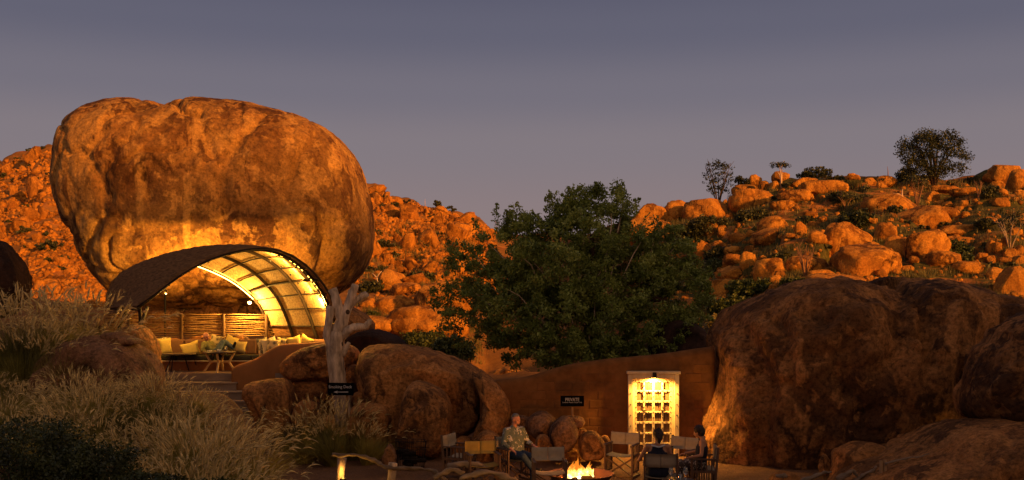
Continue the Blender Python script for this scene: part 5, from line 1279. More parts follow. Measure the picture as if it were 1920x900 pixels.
for k, (x, y, Y, s_, lb) in enumerate([(462, 785, 18.6, 1, 'grass clump at the right end of the bank, beside the sandy path'), (455, 815, 17.3, 1, 'lowest grass clump beside the sandy path'), (375, 725, 20.5, 1, 'grass clump spilling over the lower steps')]):
    clump_at(x, y, Y, 1.2, lb, None, k, 1.0 * k)
for k, (x, y, Y, lb) in enumerate([(600, 745, 22.9, 'arching plumed grass clump growing under the smoking deck sign, left part'), (655, 752, 22.6, 'arching plumed grass clump right below the dead tree trunk'), (575, 775, 22.2, 'low grass clump at the left foot of the sign'), (690, 790, 22.0, 'grass clump in front of the squat rock'), (625, 780, 21.8, 'front grass clump of the group below the sign')]):
    clump_at(x, y, Y, 1.2, lb, None, [3, 1, 3, 0, 3][k], [math.pi * .05, .3, -.2, .4, .1][k])
# dark leafy bushes bottom left
for k, (x, y, w, h, Y, lb) in enumerate([(60, 850, 200, 120, 13.5, 'dark leafy bush in the bottom left corner'), (170, 880, 180, 90, 13.2, 'dark leafy bush right of the corner bush'), (285, 925, 150, 60, 12.8, 'low dark bush at the bottom edge under the grass'), (400, 925, 160, 36, 12.6, 'low creeping dark bush at the bottom edge near the path')]):
    bush(x, y, w, h, M['bush_dark'], lb, 330 + k, leaf=.05, per=70, near=Y, n=120)
bush(1800, 808, 90, 26, M['bush_green'], 'yellow lit leafy plant in the gap between huge boulder and slab', 340, leaf=.05, per=26, near=20.6, n=24)
light('plant_light', 'POINT', P(1790, 822, 20.9), 1.2, (1, .6, .1), bpy.data.objects['bush'] if False else None, .05)

# ------------------------------------------------------------------ dead tree
DT = 24.0
dt = empty('dead_tree', P(647, 790, DT), 'bare grey dead tree with sawn off limbs beside the shelter', 'tree')
def dlimb(path, radii, name, seed, Y=DT):
    p_ = [P(x, y, Y + dy) for x, y, dy in path]; pts = []; rr = []
    for i in range(len(p_) - 1):                       # subdivide with wobble
        for j in range(3): t = j / 3; pts.append(p_[i].lerp(p_[i + 1], t) + Vector([random.Random(seed + i * 3 + j + k).uniform(-.012, .012) for k in range(3)])); rr.append(radii[i] + (radii[i + 1] - radii[i]) * t)
    pts.append(p_[-1]); rr.append(radii[-1]); n = 14
    rr = [v * .86 for v in rr]
    m_ = MB().tube(pts, rr, n); random.seed(seed)
    return m_, pts
def dl(path, radii, name, seed):
    m_, _ = dlimb(path, radii, name, seed)
    W = np.array([tuple(v) for v in m_.v]); W += (fbm(W * np.array([9, 9, 1.6]), 4, seed)[:, None] * .018) * np.array([1, 1, .3]) + (fbm(W * 3.2, 3, seed + 2)[:, None] * .02)
    m_.v = [tuple(v) for v in W]; return m_.build(name, M['bark'], dt, True)
dl([(650, 800, 0), (645, 755, 0), (633, 712, 0), (629, 682, 0), (628, 650, 0), (632, 622, 0)], [.30, .25, .235, .23, .25, .22], 'trunk', 3)
dl([(622, 655, -.02), (615, 628, -.06), (617, 598, -.1), (620, 574, -.1)], [.15, .125, .115, .12], 'branch', 5)
dl([(632, 630, 0), (640, 600, 0), (636, 580, 0), (630, 558, .02), (623, 542, .04)], [.2, .15, .13, .125, .11], 'branch', 7)
dl([(634, 640, 0), (645, 600, .02), (655, 568, .02), (661, 548, .0), (666, 534, -.02)], [.17, .15, .135, .12, .11], 'branch', 9)
dl([(655, 573, .03), (668, 562, .08), (678, 556, .1), (687, 551, .1)], [.1, .10, .09, .10], 'branch', 11)
dl([(638, 634, 0), (652, 619, -.05), (668, 613, -.08), (682, 614, -.08), (690, 607, -.06), (694, 599, -.04)], [.15, .115, .10, .095, .085, .05], 'branch', 13)
dl([(641, 668, 0), (648, 654, -.06), (653, 643, -.08)], [.08, .065, .05], 'branch', 15)
for (x, y) in ((670, 611), (640, 645), (652, 585)): 
    MB().sphere(P(x, y, DT - .1), (.05, .03, .06), 10, 6).build('knot', M['bark_dark'], dt, True)
# ------------------------------------------------------------------ director's chairs round the fire
M['chair_wood'] = simple('dark_stained_chair_wood', (.10, .05, .03), .6, .3, 8, .35, 0, .002, (1, 1, .3))
M['canvas'] = simple('beige_canvas', (.30, .24, .17), .9, .1, 14, .1, 0, .002)
M['canvas_ochre'] = simple('ochre_canvas', (.34, .21, .05), .9, .1, 14, .1, 0, .002)
def chair_proto(cv, label):
    e = empty('director_chair', (0, 0, 0), label, 'chair', 'folding director chairs around the fire bowl')
    w, d = .285, .22; Wd = M['chair_wood']
    for s in (-1, 1):
        x = s * w
        MB().box((x, d, .50), (.035, .045, .78), rot=(R(-5), 0, 0)).build('back_post', Wd, e, local=True, bevel=.004)
        MB().box((x, -d, .36), (.035, .045, .58)).build('front_post', Wd, e, local=True, bevel=.004)
        MB().box((x, -.02, .665), (.06, .52, .025)).build('armrest', Wd, e, local=True, bevel=.006)
        MB().box((x, 0, .13), (.03, .40, .04)).build('lower_rail', Wd, e, local=True)
        MB().box((x, 0, .435), (.03, .40, .04)).build('seat_rail', Wd, e, local=True)
        MB().box((x, 0, .03), (.035, .54, .04)).build('foot_rail', Wd, e, local=True)
        for k in range(4):
            MB().box((x, -.135 + .09 * k, .40), (.016, .026, .50)).build('slat', Wd, e, local=True)
    for y in (-d + .0, d - .02):
        MB().bar((-w, y, .05), (w, y, .42), .022, .045, (0, 1, 0)).build('cross_leg', Wd, e, local=True)
        MB().bar((w, y + .026, .05), (-w, y + .026, .42), .022, .045, (0, 1, 0)).build('cross_leg', Wd, e, local=True)
    # sagging seat
    n = 9; V = []
    for i in range(n):
        for j in range(5):
            u = i / (n - 1) * 2 - 1; v = j / 4 * 2 - 1; V.append((u * w * .97, v * .21, .465 - .035 * (1 - u * u)))
    V2 = [(a, b_, c - .008) for a, b_, c in V]; fs = [(i * 5 + j, (i + 1) * 5 + j, (i + 1) * 5 + j + 1, i * 5 + j + 1) for i in range(n - 1) for j in range(4)]
    m_ = MB(); m_.add(V + V2, fs + [tuple(45 + k for k in f)[::-1] for f in fs]); m_.build('seat', cv, e, True, local=True)
    for s in (-1, 1):
        V = []
        for i in range(7):
            for j in range(4):
                u = i / 6; v = j / 3; x = s * (.004 + u * (w + .012)); bow = .028 * (1 - (x / w) ** 2); V.append((x, d - .025 + bow + .03 * v, .63 + .235 * v + .012 * u * (v - .3)))
        V2 = [(a, b_ + .012, c) for a, b_, c in V]; fs = [(i * 4 + j, (i + 1) * 4 + j, (i + 1) * 4 + j + 1, i * 4 + j + 1) for i in range(6) for j in range(3)]
        ed = [(j, j + 1, 29 + j, 28 + j) for j in range(3)] + [(24 + j, 25 + j, 53 + j, 52 + j) for j in range(3)] + [(i * 4 + 3, i * 4 + 7, i * 4 + 35, i * 4 + 31) for i in range(6)] + [(i * 4, i * 4 + 4, i * 4 + 32, i * 4 + 28) for i in range(6)]
        m_ = MB(); m_.add(V + V2, fs + [tuple(28 + k for k in f) for f in fs] + ed); m_.build('backrest', cv, e, True, local=True)
    return e
CH1 = chair_proto(M['canvas'], 'x'); CH2 = chair_proto(M['canvas_ochre'], 'x')
def place_chair(pr, px, Y, deg, label):
    c = pr if not pr.get('placed') else copy_tree(pr)
    pr['placed'] = 1
    x = (px - 960) * Y / F; c.location = (x, Y, ground(x, Y)); c.rotation_euler = (0, 0, R(deg)); c['label'] = label
    return c
chairs = [(CH1, 861, 20.3, 68, 'leftmost folding chair, turned side on, beige back against the tall leaning rock'), (CH2, 905, 19.3, 14, 'ochre backed folding chair in front of the round brown rock'),
          (CH1, 965, 19.9, 32, 'folding chair in which the grey haired man sits'), (CH1, 1030, 18.4, 4, 'empty beige folding chair just left of the flames'),
          (CH1, 1166, 20.5, -24, 'empty beige folding chair in front of the left edge of the lit door'), (CH1, 1239, 18.0, 172, 'folding chair seen from behind with the woman in the dark vest'),
          (CH1, 1274, 19.8, -38, 'empty beige folding chair between the two women'), (CH1, 1318, 18.8, -96, 'rightmost folding chair, side on, with the woman in the printed dress')]
for pr, px, Y, dg, lb in chairs: place_chair(pr, px, Y, dg, lb)
for pr in (CH1, CH2):
    pass
for o in bpy.data.objects:
    if 'placed' in o: del o['placed']

# ------------------------------------------------------------------ fire bowl
FX, FY = (1088 - 960) * 18.9 / F, 18.9
M['rust'] = simple('rusty_steel', (.16, .07, .035), .6, .4, 5, .4, .5, .004)
fb = empty('fire_bowl', (FX, FY, 0), 'wide rusty steel fire bowl with burning logs', 'fire bowl')
MB().lathe([(0, .10), (.25, .12), (.45, .20), (.60, .345), (.63, .35), (.635, .335), (.62, .325), (.46, .17), (.25, .09), (0, .07)], (FX, FY, 0), 48).build('bowl', M['rust'], fb, True)
for k in range(4):
    a_ = k * math.pi / 2 + .5; MB().tube([(FX + .3 * math.cos(a_), FY + .3 * math.sin(a_), .14), (FX + .36 * math.cos(a_), FY + .36 * math.sin(a_), 0)], .02, 8).build('leg', M['iron'], fb)
M['char'] = simple('charred_log', (.02, .012, .01), .9, .4, 9, .1, 0, .006, (1, 1, 1), True, ((1, .25, .02), .12))
rnd = random.Random(6)
for k in range(9):
    a_ = rnd.uniform(0, 3.14); r_ = rnd.uniform(.16, .3); c = Vector((FX + rnd.uniform(-.12, .08), FY + rnd.uniform(-.12, .12), .20 + .04 * (k % 3))); d = Vector((math.cos(a_) * r_, math.sin(a_) * r_, rnd.uniform(-.04, .08)))
    o = MB().tube([c - d, c + d * .1, c + d], [.04, .045, .035], 9, jit=.15).build('log', M['char'], None, True); tag(o, 'charred log burning in the fire bowl', 'log', 'logs in the fire bowl')
M['ember'] = emitter('glowing_embers', (1, .22, .02), 3)
m_ = MB()
for k in range(120):
    a_ = rnd.uniform(0, 6.28); q = rnd.random() ** .7 * .42; m_.sphere((FX + q * math.cos(a_), FY + q * math.sin(a_), .13 + q * q * .4 + .02), rnd.uniform(.008, .02), 5, 4)
tag(m_.build('embers', M['ember'], None), 'glowing embers in the fire bowl', 'embers', None, 'stuff')
# flames: twisted tongues, hottest at the foot
mf, nt_, bb = newmat('flame'); tcn = N(nt_, 'ShaderNodeTexCoord'); sz = N(nt_, 'ShaderNodeSeparateXYZ'); nt_.links.new(tcn.outputs['Object'], sz.inputs[0])
dv = N(nt_, 'ShaderNodeMath'); dv.operation = 'MULTIPLY_ADD'; nt_.links.new(sz.outputs[2], dv.inputs[0]); dv.inputs[1].default_value = 2.1; nt_.links.new(noise_node(nt_, tcn.outputs['Object'], 9, 3, .6), dv.inputs[2])
c_ = ramp(nt_, dv.outputs[0], [(.40, (1, .80, .38)), (.75, (1, .52, .10)), (1.0, (1, .26, .02))]); s_ = ramp(nt_, dv.outputs[0], [(.4, 1.0), (1.0, .14)])
mm = N(nt_, 'ShaderNodeMath'); mm.operation = 'MULTIPLY'; nt_.links.new(s_, mm.inputs[0]); mm.inputs[1].default_value = 7
nt_.links.new(c_, bb.inputs['Emission Color']); nt_.links.new(mm.outputs[0], bb.inputs['Emission Strength']); bb.inputs['Base Color'].default_value = (0, 0, 0, 1); bb.inputs['Specular IOR Level'].default_value = 0
fl = empty('fire', (FX, FY, .24), 'campfire flames leaping from the fire bowl', 'fire')
for k, (dx, dy, h, r0) in enumerate([(-.20, -.02, .30, .07), (-.15, .04, .40, .08), (-.10, -.05, .50, .09), (-.04, .0, .42, .10), (.02, .03, .36, .10), (.07, -.04, .28, .10), (.13, .0, .34, .09), (.17, .04, .40, .07), (.20, -.03, .26, .06), (-.02, -.08, .22, .11), (.10, -.09, .2, .1), (-.12, -.1, .2, .09)]):
    rnd = random.Random(40 + k); pts, rr = [], []; sx = rnd.uniform(-.06, .1)
    for i in range(9):
        t = i / 8; pts.append((FX + dx + sx * t * t + .025 * math.sin(t * 7 + k) * t, FY + dy + .02 * math.cos(t * 6 + k) * t, .22 + h * .86 * t)); rr.append(r0 * (math.sin(math.pi * (t * .72 + .22)) ** 1.3) * (1 - t ** 3) + .001)
    MB().tube(pts, rr, 10, jit=.10).build('flame', mf, fl, True)
light('fire_light', 'POINT', (FX, FY - .02, .62), 85, (1, .36, .06), fl, .12)

# ------------------------------------------------------------------ people
def capsule(m_, a, b_, r0, r1, n=12):
    a = Vector(a); b_ = Vector(b_); m_.tube([a, b_], [r0, r1], n); m_.sphere(a, r0, n, 8); m_.sphere(b_, r1, n, 8)
def remeshed(name, m_, mat, parent, vox=.011, sm_it=2):
    o = m_.build(name, mat, parent, True); md = o.modifiers.new('r', 'REMESH'); md.mode = 'VOXEL'; md.voxel_size = vox; md.use_smooth_shade = True
    if sm_it: s_ = o.modifiers.new('s', 'SMOOTH'); s_.factor = .5; s_.iterations = sm_it
    bpy.context.view_layer.update(); me_ = bpy.data.meshes.new_from_object(o.evaluated_get(bpy.context.evaluated_depsgraph_get())); o.modifiers.clear(); old = o.data; o.data = me_; me_.name = name
    if len(me_.materials) == 0: me_.materials.append(mat)
    return o
def hand(m_, wrist, elbow, palm_n, curl=.5, s=1.0, side=1):
    w = Vector(wrist); d = (w - Vector(elbow)).normalized(); n_ = (Vector(palm_n) - d * d.dot(Vector(palm_n))).normalized(); x = d.cross(n_).normalized() * side
    pc = w + d * .05 * s
    for k in (-1, 0, 1): capsule(m_, w + d * .01 + x * .012 * k * s, pc + d * .035 * s + x * .022 * k * s, .013 * s, .012 * s, 8)
    for k, L in enumerate((.068, .078, .072, .055)):
        base = pc + d * .04 * s + x * (.03 - .02 * k) * s; L *= s; a1 = d * math.cos(curl * .5) + n_ * math.sin(curl * .5); a2 = d * math.cos(curl * 1.4) + n_ * math.sin(curl * 1.4); a3 = d * math.cos(curl * 2.1) + n_ * math.sin(curl * 2.1)
        p1 = base + a1 * L * .45; p2 = p1 + a2 * L * .32; p3 = p2 + a3 * L * .25; r_ = .0088 * s
        capsule(m_, base, p1, r_, r_ * .95, 7); capsule(m_, p1, p2, r_ * .95, r_ * .88, 7); capsule(m_, p2, p3, r_ * .88, r_ * .75, 7)
    t0 = w + d * .02 * s + x * .028 * s; t1 = t0 + (d * .6 + x * .7 + n_ * .3).normalized() * .035 * s; t2 = t1 + (d * .85 + x * .2 + n_ * .4).normalized() * .032 * s
    capsule(m_, t0, t1, .012 * s, .0105 * s, 7); capsule(m_, t1, t2, .0105 * s, .008 * s, 7)
def person(label, J, look, skin, top, bottom, hair, hair_kind, sleeve='short', leg='long', shoes=None, fem=False, group=None):
    """J: joints in world space; look: direction the face points"""
    J = {k: Vector(v) for k, v in J.items()}; base = Vector((J['pelvis'].x, J['pelvis'].y, min(v.z for v in J.values()) - .03))
    e = empty('person', base, label, 'person', group); b = MB(); k_ = .9 if fem else 1.0
    H = J['head']; f = Vector(look).normalized(); up = (H - J['neck']).normalized(); up = (up * .5 + Vector((0, 0, 1)) * .5).normalized(); r_ = f.cross(up).normalized(); f = up.cross(r_).normalized()
    # head: skull, jaw, nose, brow, ears, lips
    b.sphere(H + up * .03 - f * .008, (.078, .078, .088), 16, 12); b.sphere(H + up * .02 + f * .012, (.07, .07, .08), 14, 10)
    capsule(b, H - up * .045 + f * .035, H - up * .06 + f * .052, .048, .034); capsule(b, H + f * .055 - up * .01, H + f * .06 - up * .05, .036, .030)
    capsule(b, H + f * .085 + up * .018, H + f * .104 - up * .018, .009, .014, 8)
    for s in (-1, 1):
        capsule(b, H + f * .074 + r_ * s * .012 + up * .032, H + f * .062 + r_ * s * .045 + up * .03, .012, .011, 8)
        b.sphere(H + r_ * s * .078 - up * .0, (.012, .02, .03), 8, 6); b.sphere(H + f * .055 + r_ * s * .035 - up * .02, .025, 8, 6)
    capsule(b, H + f * .088 - up * .047 - r_ * .018, H + f * .088 - up * .047 + r_ * .018, .008, .008, 8)
    capsule(b, J['neck'], H - up * .04 - f * .01, .056 * k_, .052 * k_)
    ch, pe = J['chest'], J['pelvis']; shx = (J['sh_r'] - J['sh_l']).normalized()
    def torso(m_, g=0.0, vest=False):
        for s in (-1, 0, 1):
            capsule(m_, ch + shx * s * .085 * k_, pe + shx * s * .07, (.112 if s else .125) * k_ + g, .10 + g)
            capsule(m_, ch.lerp(J['neck'], .55) + shx * s * (.09 if not vest else .07) * k_, ch + shx * s * .09 * k_, .085 * k_ + g, .11 * k_ + g)
        if vest: return
        for s_, nm in ((-1, 'sh_l'), (1, 'sh_r')): capsule(m_, J['neck'] - Vector((0, 0, .045)), J[nm], .055 * k_ + g, .058 * k_ + g)
    torso(b)
    for sd in ('l', 'r'):
        capsule(b, J['sh_' + sd], J['el_' + sd], .05 * k_, .037 * k_); capsule(b, J['el_' + sd], J['wr_' + sd], .037 * k_, .024 * k_)
        hand(b, J['wr_' + sd], J['el_' + sd], (0, 0, -1), .55, .95 * k_ + .05, 1 if sd == 'l' else -1)
        capsule(b, J['hip_' + sd], J['kn_' + sd], .082, .054); capsule(b, J['kn_' + sd], J['kn_' + sd].lerp(J['an_' + sd], .3), .052, .056); capsule(b, J['kn_' + sd].lerp(J['an_' + sd], .3), J['an_' + sd], .056, .036)
        capsule(b, J['an_' + sd], J['toe_' + sd], .036, .026); 
    remeshed('body', b, skin, e)
    t = MB(); torso(t, .012 if not fem else .006, fem)
    if sleeve != 'none':
        for sd in ('l', 'r'):
            if sleeve == 'short': capsule(t, J['sh_' + sd], J['sh_' + sd].lerp(J['el_' + sd], .9), .066, .056)
            else: capsule(t, J['sh_' + sd], J['el_' + sd], .066, .054); capsule(t, J['el_' + sd], J['el_' + sd].lerp(J['wr_' + sd], .62), .054, .042)
        c0 = J['neck'] - up * .0
        capsule(t, c0 - r_ * .03, c0 + r_ * .03, .062, .062)
    remeshed('shirt' if not fem else 'top', t, top, e, .013, 3)
    q = MB()
    for sd in ('l', 'r'):
        capsule(q, pe, J['hip_' + sd], .118, .102); capsule(q, J['hip_' + sd], J['kn_' + sd], .10, .072)
        if leg == 'long': capsule(q, J['kn_' + sd], J['an_' + sd], .07, .056)
    if leg == 'skirt':
        for k in range(5):
            a_ = J['kn_l'].lerp(J['kn_r'], k / 4); capsule(q, J['hip_l'].lerp(J['hip_r'], k / 4), a_, .11, .085); capsule(q, a_, a_ + (J['an_l'].lerp(J['an_r'], k / 4) - a_) * .45, .085, .09)
    remeshed('trousers' if leg == 'long' else 'skirt', q, bottom, e, .013, 3)
    for sd in ('l', 'r'):
        s_ = MB(); capsule(s_, J['an_' + sd] - Vector((0, 0, .01)), J['toe_' + sd], .046, .038); remeshed('shoe', s_, shoes or M['iron'], e, .012, 2)
    h = MB()
    if hair_kind == 'bald': 
        for s in (-1, 1): capsule(h, H + r_ * s * .072 - f * .03 + up * .0, H - f * .075 + r_ * s * .03 - up * .005, .016, .022)
        h.sphere(H - f * .078 - up * .0, (.04, .03, .03), 10, 8)
    elif hair_kind == 'short_grey':
        h.sphere(H + up * .068 - f * .018, (.076, .076, .056), 16, 10); h.sphere(H - f * .045 + up * .025, (.068, .055, .07), 12, 10); capsule(h, H + f * .068 - up * .072 - r_ * .02, H + f * .068 - up * .072 + r_ * .02, .014, .014, 8)
    else:
        h.sphere(H + up * .042 - f * .022, (.097, .095, .092), 18, 14); h.sphere(H - f * .05 + up * .0, (.08, .07, .10), 14, 10)
        rr = random.Random(3 if hair_kind == 'bun' else 5)
        for k in range(46):
            d = Vector((rr.uniform(-1, 1), rr.uniform(-1, 1), rr.uniform(-.2, 1))).normalized()
            if d.dot(f) > .35 and d.z < .75: continue
            a_ = H + up * .04 - f * .02 + d * .085; capsule(h, a_, a_ + d * .012 + Vector((rr.uniform(-.02, .02), rr.uniform(-.02, .02), rr.uniform(-.03, .01))), .017, .009, 7)
        if hair_kind == 'bun':
            c = H + up * .10 - f * .06; h.sphere(c, (.05, .045, .035), 12, 8)
            for k in range(14):
                d = Vector((rr.uniform(-1, 1), rr.uniform(-1, 1), rr.uniform(0, 1.2))).normalized(); capsule(h, c + d * .03, c + d * rr.uniform(.045, .06), .012, .008, 6)
            capsule(h, H - f * .07 - up * .03, H - f * .055 - up * .11, .055, .03)
    remeshed('hair', h, hair, e, .009, 1)
    if hair_kind in ('bald', 'short_grey'):
        for s in (-1, 1): MB().sphere(H + f * .078 + r_ * s * .031 + up * .012, (.011, .011, .007), 8, 6).build('eye', M['iron'], e)
    return e
M['skin_tan'] = simple('sunburnt_skin', (.46, .20, .13), .6, .08, 12, .35)
M['skin_brown'] = simple('tanned_skin', (.34, .16, .09), .6, .08, 12, .35)
M['hair_dark'] = simple('dark_brown_hair', (.025, .012, .009), .6, .4, 30, .3, 0, .004)
M['hair_grey'] = simple('grey_hair', (.15, .13, .12), .8, .3, 30, .2, 0, .004)
M['hair_white'] = simple('white_stubble_hair', (.5, .42, .34), .8, .2, 30, .2)
M['floral'] = pattern('grey_floral_shirt', (.10, .115, .09), (.48, .43, .38), 11, (.56, .60))
M['denim'] = simple('dark_denim', (.03, .045, .08), .85, .3, 25, .1, 0, .002)
M['jeans'] = simple('blue_grey_jeans', (.09, .12, .13), .85, .25, 25, .1, 0, .002)
M['plaid'] = simple('olive_check_shirt', (.20, .19, .07), .9, .35, 16, .1, 0, .002)
M['navy'] = simple('navy_jersey', (.018, .02, .035), .9, .15, 20, .1)
M['trim'] = simple('pale_trim', (.42, .42, .46), .9, .1, 20, .1)
M['print_dress'] = pattern('black_and_white_print', (.03, .02, .018), (.45, .38, .32), 17, (.55, .59))
def seat_pose(px, Y, deg, lean=0.0, tweak=None, s=1.0):
    x = (px - 960) * Y / F; g = ground(x, Y)
    L = dict(pelvis=(0, .03, .56), chest=(0, .06 + lean, .84), neck=(0, .08 + lean, 1.05), head=(0, .06 + lean, 1.19), sh_l=(-.185, .07 + lean, 1.0), sh_r=(.185, .07 + lean, 1.0),
             el_l=(-.285, .08, .76), el_r=(.285, .05, .76), wr_l=(-.285, -.17, .715), wr_r=(.285, -.17, .715), hip_l=(-.09, .05, .54), hip_r=(.09, .05, .54),
             kn_l=(-.13, -.36, .52), kn_r=(.13, -.36, .52), an_l=(-.13, -.38, .09), an_r=(.13, -.38, .09), toe_l=(-.15, -.54, .045), toe_r=(.15, -.54, .045))
    if tweak: L.update(tweak)
    c, sn = math.cos(R(deg)), math.sin(R(deg))
    W = {k: (x + (v[0] * c - v[1] * sn) * s, Y + (v[0] * sn + v[1] * c) * s, g + v[2] * s) for k, v in L.items()}
    return W, (sn, -c, 0)
J, fw_ = seat_pose(969, 19.9, 32, .03, dict(wr_l=(-.20, -.14, .66), el_l=(-.29, .03, .77), wr_r=(.27, -.20, .715), kn_l=(-.10, -.38, .56), an_l=(.08, -.46, .30), toe_l=(.17, -.56, .30), head=(.01, .05, 1.215)), 1.0)
person('grey haired man in grey floral shirt and jeans seated left of the fire', J, (.75, -.62, -.12), M['skin_tan'], M['floral'], M['denim'], M['hair_grey'], 'short_grey', 'long', 'long')
J, fw_ = seat_pose(1233, 18.0, 172, .0, dict(head=(.0, .02, 1.17), el_l=(-.26, .02, .76), el_r=(.33, .02, .74), wr_r=(.31, -.20, .71)), .98)
w1 = person('woman with dark tied up hair in navy vest, seen from behind', J, (-.25, 1, -.1), M['skin_brown'], M['navy'], M['navy'], M['hair_dark'], 'bun', 'none', 'skirt', fem=True)
Jn = Vector(J['neck']); m_ = MB(); pts = []
for k in range(13):
    a_ = math.pi * (k / 12) * 1.0 + math.pi * 1.0; pts.append(Jn + Vector((math.cos(a_) * .115, -.055 + math.sin(a_) * .065, -.045 + .03 * abs(math.cos(a_)))))
m_.tube(pts, .013, 8).build('neckline_trim', M['trim'], w1, True)
J, fw_ = seat_pose(1310, 18.8, -100, .0, dict(head=(0, .0, 1.16), wr_l=(-.28, -.24, .71), el_l=(-.30, .0, .76)), .97)
person('woman with short dark hair and printed dress sitting side on', J, (-.85, .5, -.1), M['skin_brown'], M['navy'], M['print_dress'], M['hair_dark'], 'short', 'none', 'skirt', fem=True)
q = lambda x, y, Y: P(x, y, Y)[:]
J = dict(pelvis=q(404, 659, 27.15), chest=q(393, 651, 27.2), neck=q(388.5, 640.5, 27.2), head=q(386.5, 631.5, 27.12), sh_l=q(382, 645, 27.0), sh_r=q(396, 643, 27.36), el_l=q(380, 657, 26.86), wr_l=q(392, 661, 26.78), el_r=q(402, 653, 27.4), wr_r=q(405, 658, 27.1),
         hip_l=q(406, 660, 27.0), hip_r=q(407, 660, 27.25), kn_l=q(417, 642, 26.95), an_l=q(409, 664, 26.75), toe_l=q(414, 668, 26.7), kn_r=q(422, 641, 27.15), an_r=q(437, 652, 27.0), toe_r=q(441, 643, 26.95))
person('bald man in olive shirt and jeans reclining on the deck sofa', J, (.72, -.68, .05), M['skin_tan'], M['plaid'], M['jeans'], M['hair_white'], 'bald', 'long', 'long')

# ------------------------------------------------------------------ driftwood rails, posts and lanterns in the foreground
M['drift'] = simple('bleached_driftwood', (.21, .15, .105), .95, .5, 8, .1, 0, .05, (.35, 1, 1), False)
def log(path, Y, radii, label, group=None, mat='drift', seed=1, cat='log', name='driftwood_log', parent=None):
    pts = [P(x, y, Y + (dy[0] if dy else 0)) for x, y, *dy in path]; P2, r2 = [], []
    for i in range(len(pts) - 1):
        for j in range(4): t = j / 4; P2.append(pts[i].lerp(pts[i + 1], t)); r2.append(radii[i] + (radii[i + 1] - radii[i]) * t)
    P2.append(pts[-1]); r2.append(radii[-1]); rj = random.Random(seed); r2 = [v * rj.uniform(.68, 1.12) for v in r2]; 
    for _ in range(1): P2 = [P2[0]] + [(P2[i - 1] + P2[i] * 2 + P2[i + 1]) / 4 for i in range(1, len(P2) - 1)] + [P2[-1]]
    m_ = MB().tube(P2, r2, 10); W = np.array([tuple(v) for v in m_.v]); W += fbm(W * np.array([6, 14, 14]), 4, seed)[:, None] * .022 + fbm(W * 3, 2, seed + 1)[:, None] * .022; m_.v = [tuple(v) for v in W]
    o = m_.build(name, M[mat], parent, True)
    if parent is None: tag(o, label, cat, group)
    return o
log([(622, 852), (640, 854), (668, 853), (700, 862), (722, 876), (745, 878), (790, 878), (815, 886), (838, 905)], 19.2, [.03, .042, .036, .04, .045, .038, .04, .038, .03], 'crooked bleached branch laid across two short posts as a rail', seed=3)
for k, (x, y, lb) in enumerate([(641, 858, 'left stump post carrying the crooked rail, lit yellow by a lantern'), (737, 868, 'second stump post carrying the crooked rail')]):
    b0 = P(x, y, 19.3); o = MB().tube([b0, Vector((b0.x - .02, 19.3, .3)), Vector((b0.x - .05, 19.3, -.1))], [.085, .075, .09], 10, jit=.12).build('post', M['bark'], None, True); tag(o, lb, 'post')
def lantern(px, Y, z, label, power):
    x = (px - 960) * Y / F; g = ground(x, Y); e = empty('lantern', (x, Y, g), label, 'lantern'); 
    MB().lathe([(0, 0), (.06, 0), (.06, .02), (.05, .03)], (x, Y, g), 12).build('base', M['iron'], e)
    MB().lathe([(.0, .26), (.055, .23), (.06, .22), (.06, .20)], (x, Y, g), 12).build('cap', M['iron'], e)
    for k in range(4): a_ = k * 1.571 + .4; MB().tube([(x + .052 * math.cos(a_), Y + .052 * math.sin(a_), g + .02), (x + .052 * math.cos(a_), Y + .052 * math.sin(a_), g + .21)], .004, 5).build('bar', M['iron'], e)
    MB().lathe([(0, .03), (.028, .04), (.032, .10), (.014, .16), (0, .19)], (x, Y, g), 10).build('flame', M['bulb_soft'], e, True)
    light('lantern_light', 'POINT', (x, Y, g + .32), power, WARM, e, .05)
    return e
lantern(643, 19.05, 0, 'small glowing lantern behind the left stump post', 9)
lantern(1651, 18.4, 0, 'small glowing lantern beside the rail post at the right', 16)
lantern(878, 17.6, 0, 'low lantern glowing at the bottom edge under the driftwood', 12)
for k, (path, Y, rd, lb) in enumerate([([(838, 876), (870, 870), (905, 872), (925, 880)], 19.2, [.05, .06, .05, .03], 'thick driftwood branch in front of the ochre chair'), ([(862, 898), (885, 890), (910, 884), (950, 896), (980, 905)], 18.8, [.04, .06, .055, .06, .04], 'forked driftwood branch at the bottom edge left of the man'),
        ([(815, 895), (845, 880), (870, 888)], 18.9, [.05, .06, .04], 'gnarled driftwood piece at the end of the crooked rail'), ([(1570, 900), (1590, 888), (1600, 880), (1608, 892)], 18.2, [.05, .055, .04, .03], 'knotted driftwood at the foot of the small rounded rock'),
        ([(1600, 905), (1622, 889), (1640, 880), (1643, 874)], 18.2, [.03, .035, .03, .02], 'twisted driftwood branch left of the rail post'), ([(1500, 905), (1530, 893), (1552, 884), (1560, 884)], 18.5, [.05, .045, .03, .02], 'driftwood branch leaning at the base of the huge dark boulder'),
        ([(1455, 892), (1466, 890), (1476, 893)], 18.6, [.025, .04, .02], 'stub of white driftwood standing up from the sand')]):
    log(path, Y, rd, lb, seed=20 + k)
rp_ = empty('rail_post', P(1656, 900, 18), 'split wooden post holding one end of a thin rail at the right', 'post')
for dx in (-.035, .035):
    a_ = P(1656, 863, 18) + Vector((dx, 0, dx * .2)); MB().tube([a_, Vector((a_.x, 18, .2)), Vector((a_.x, 18, -.1))], [.034, .038, .04], 8, jit=.1).build('half_post', M['post_wood'], rp_, True)
log([(1660, 869), (1690, 861), (1720, 856), (1750, 849)], 17.95, [.022, .02, .017, .011], 'thin stripped branch rail resting on the rail post', seed=50)
M['bag'] = simple('sooty_firewood', (.02, .014, .011), .9, .4, 8, .1, 0, .006)
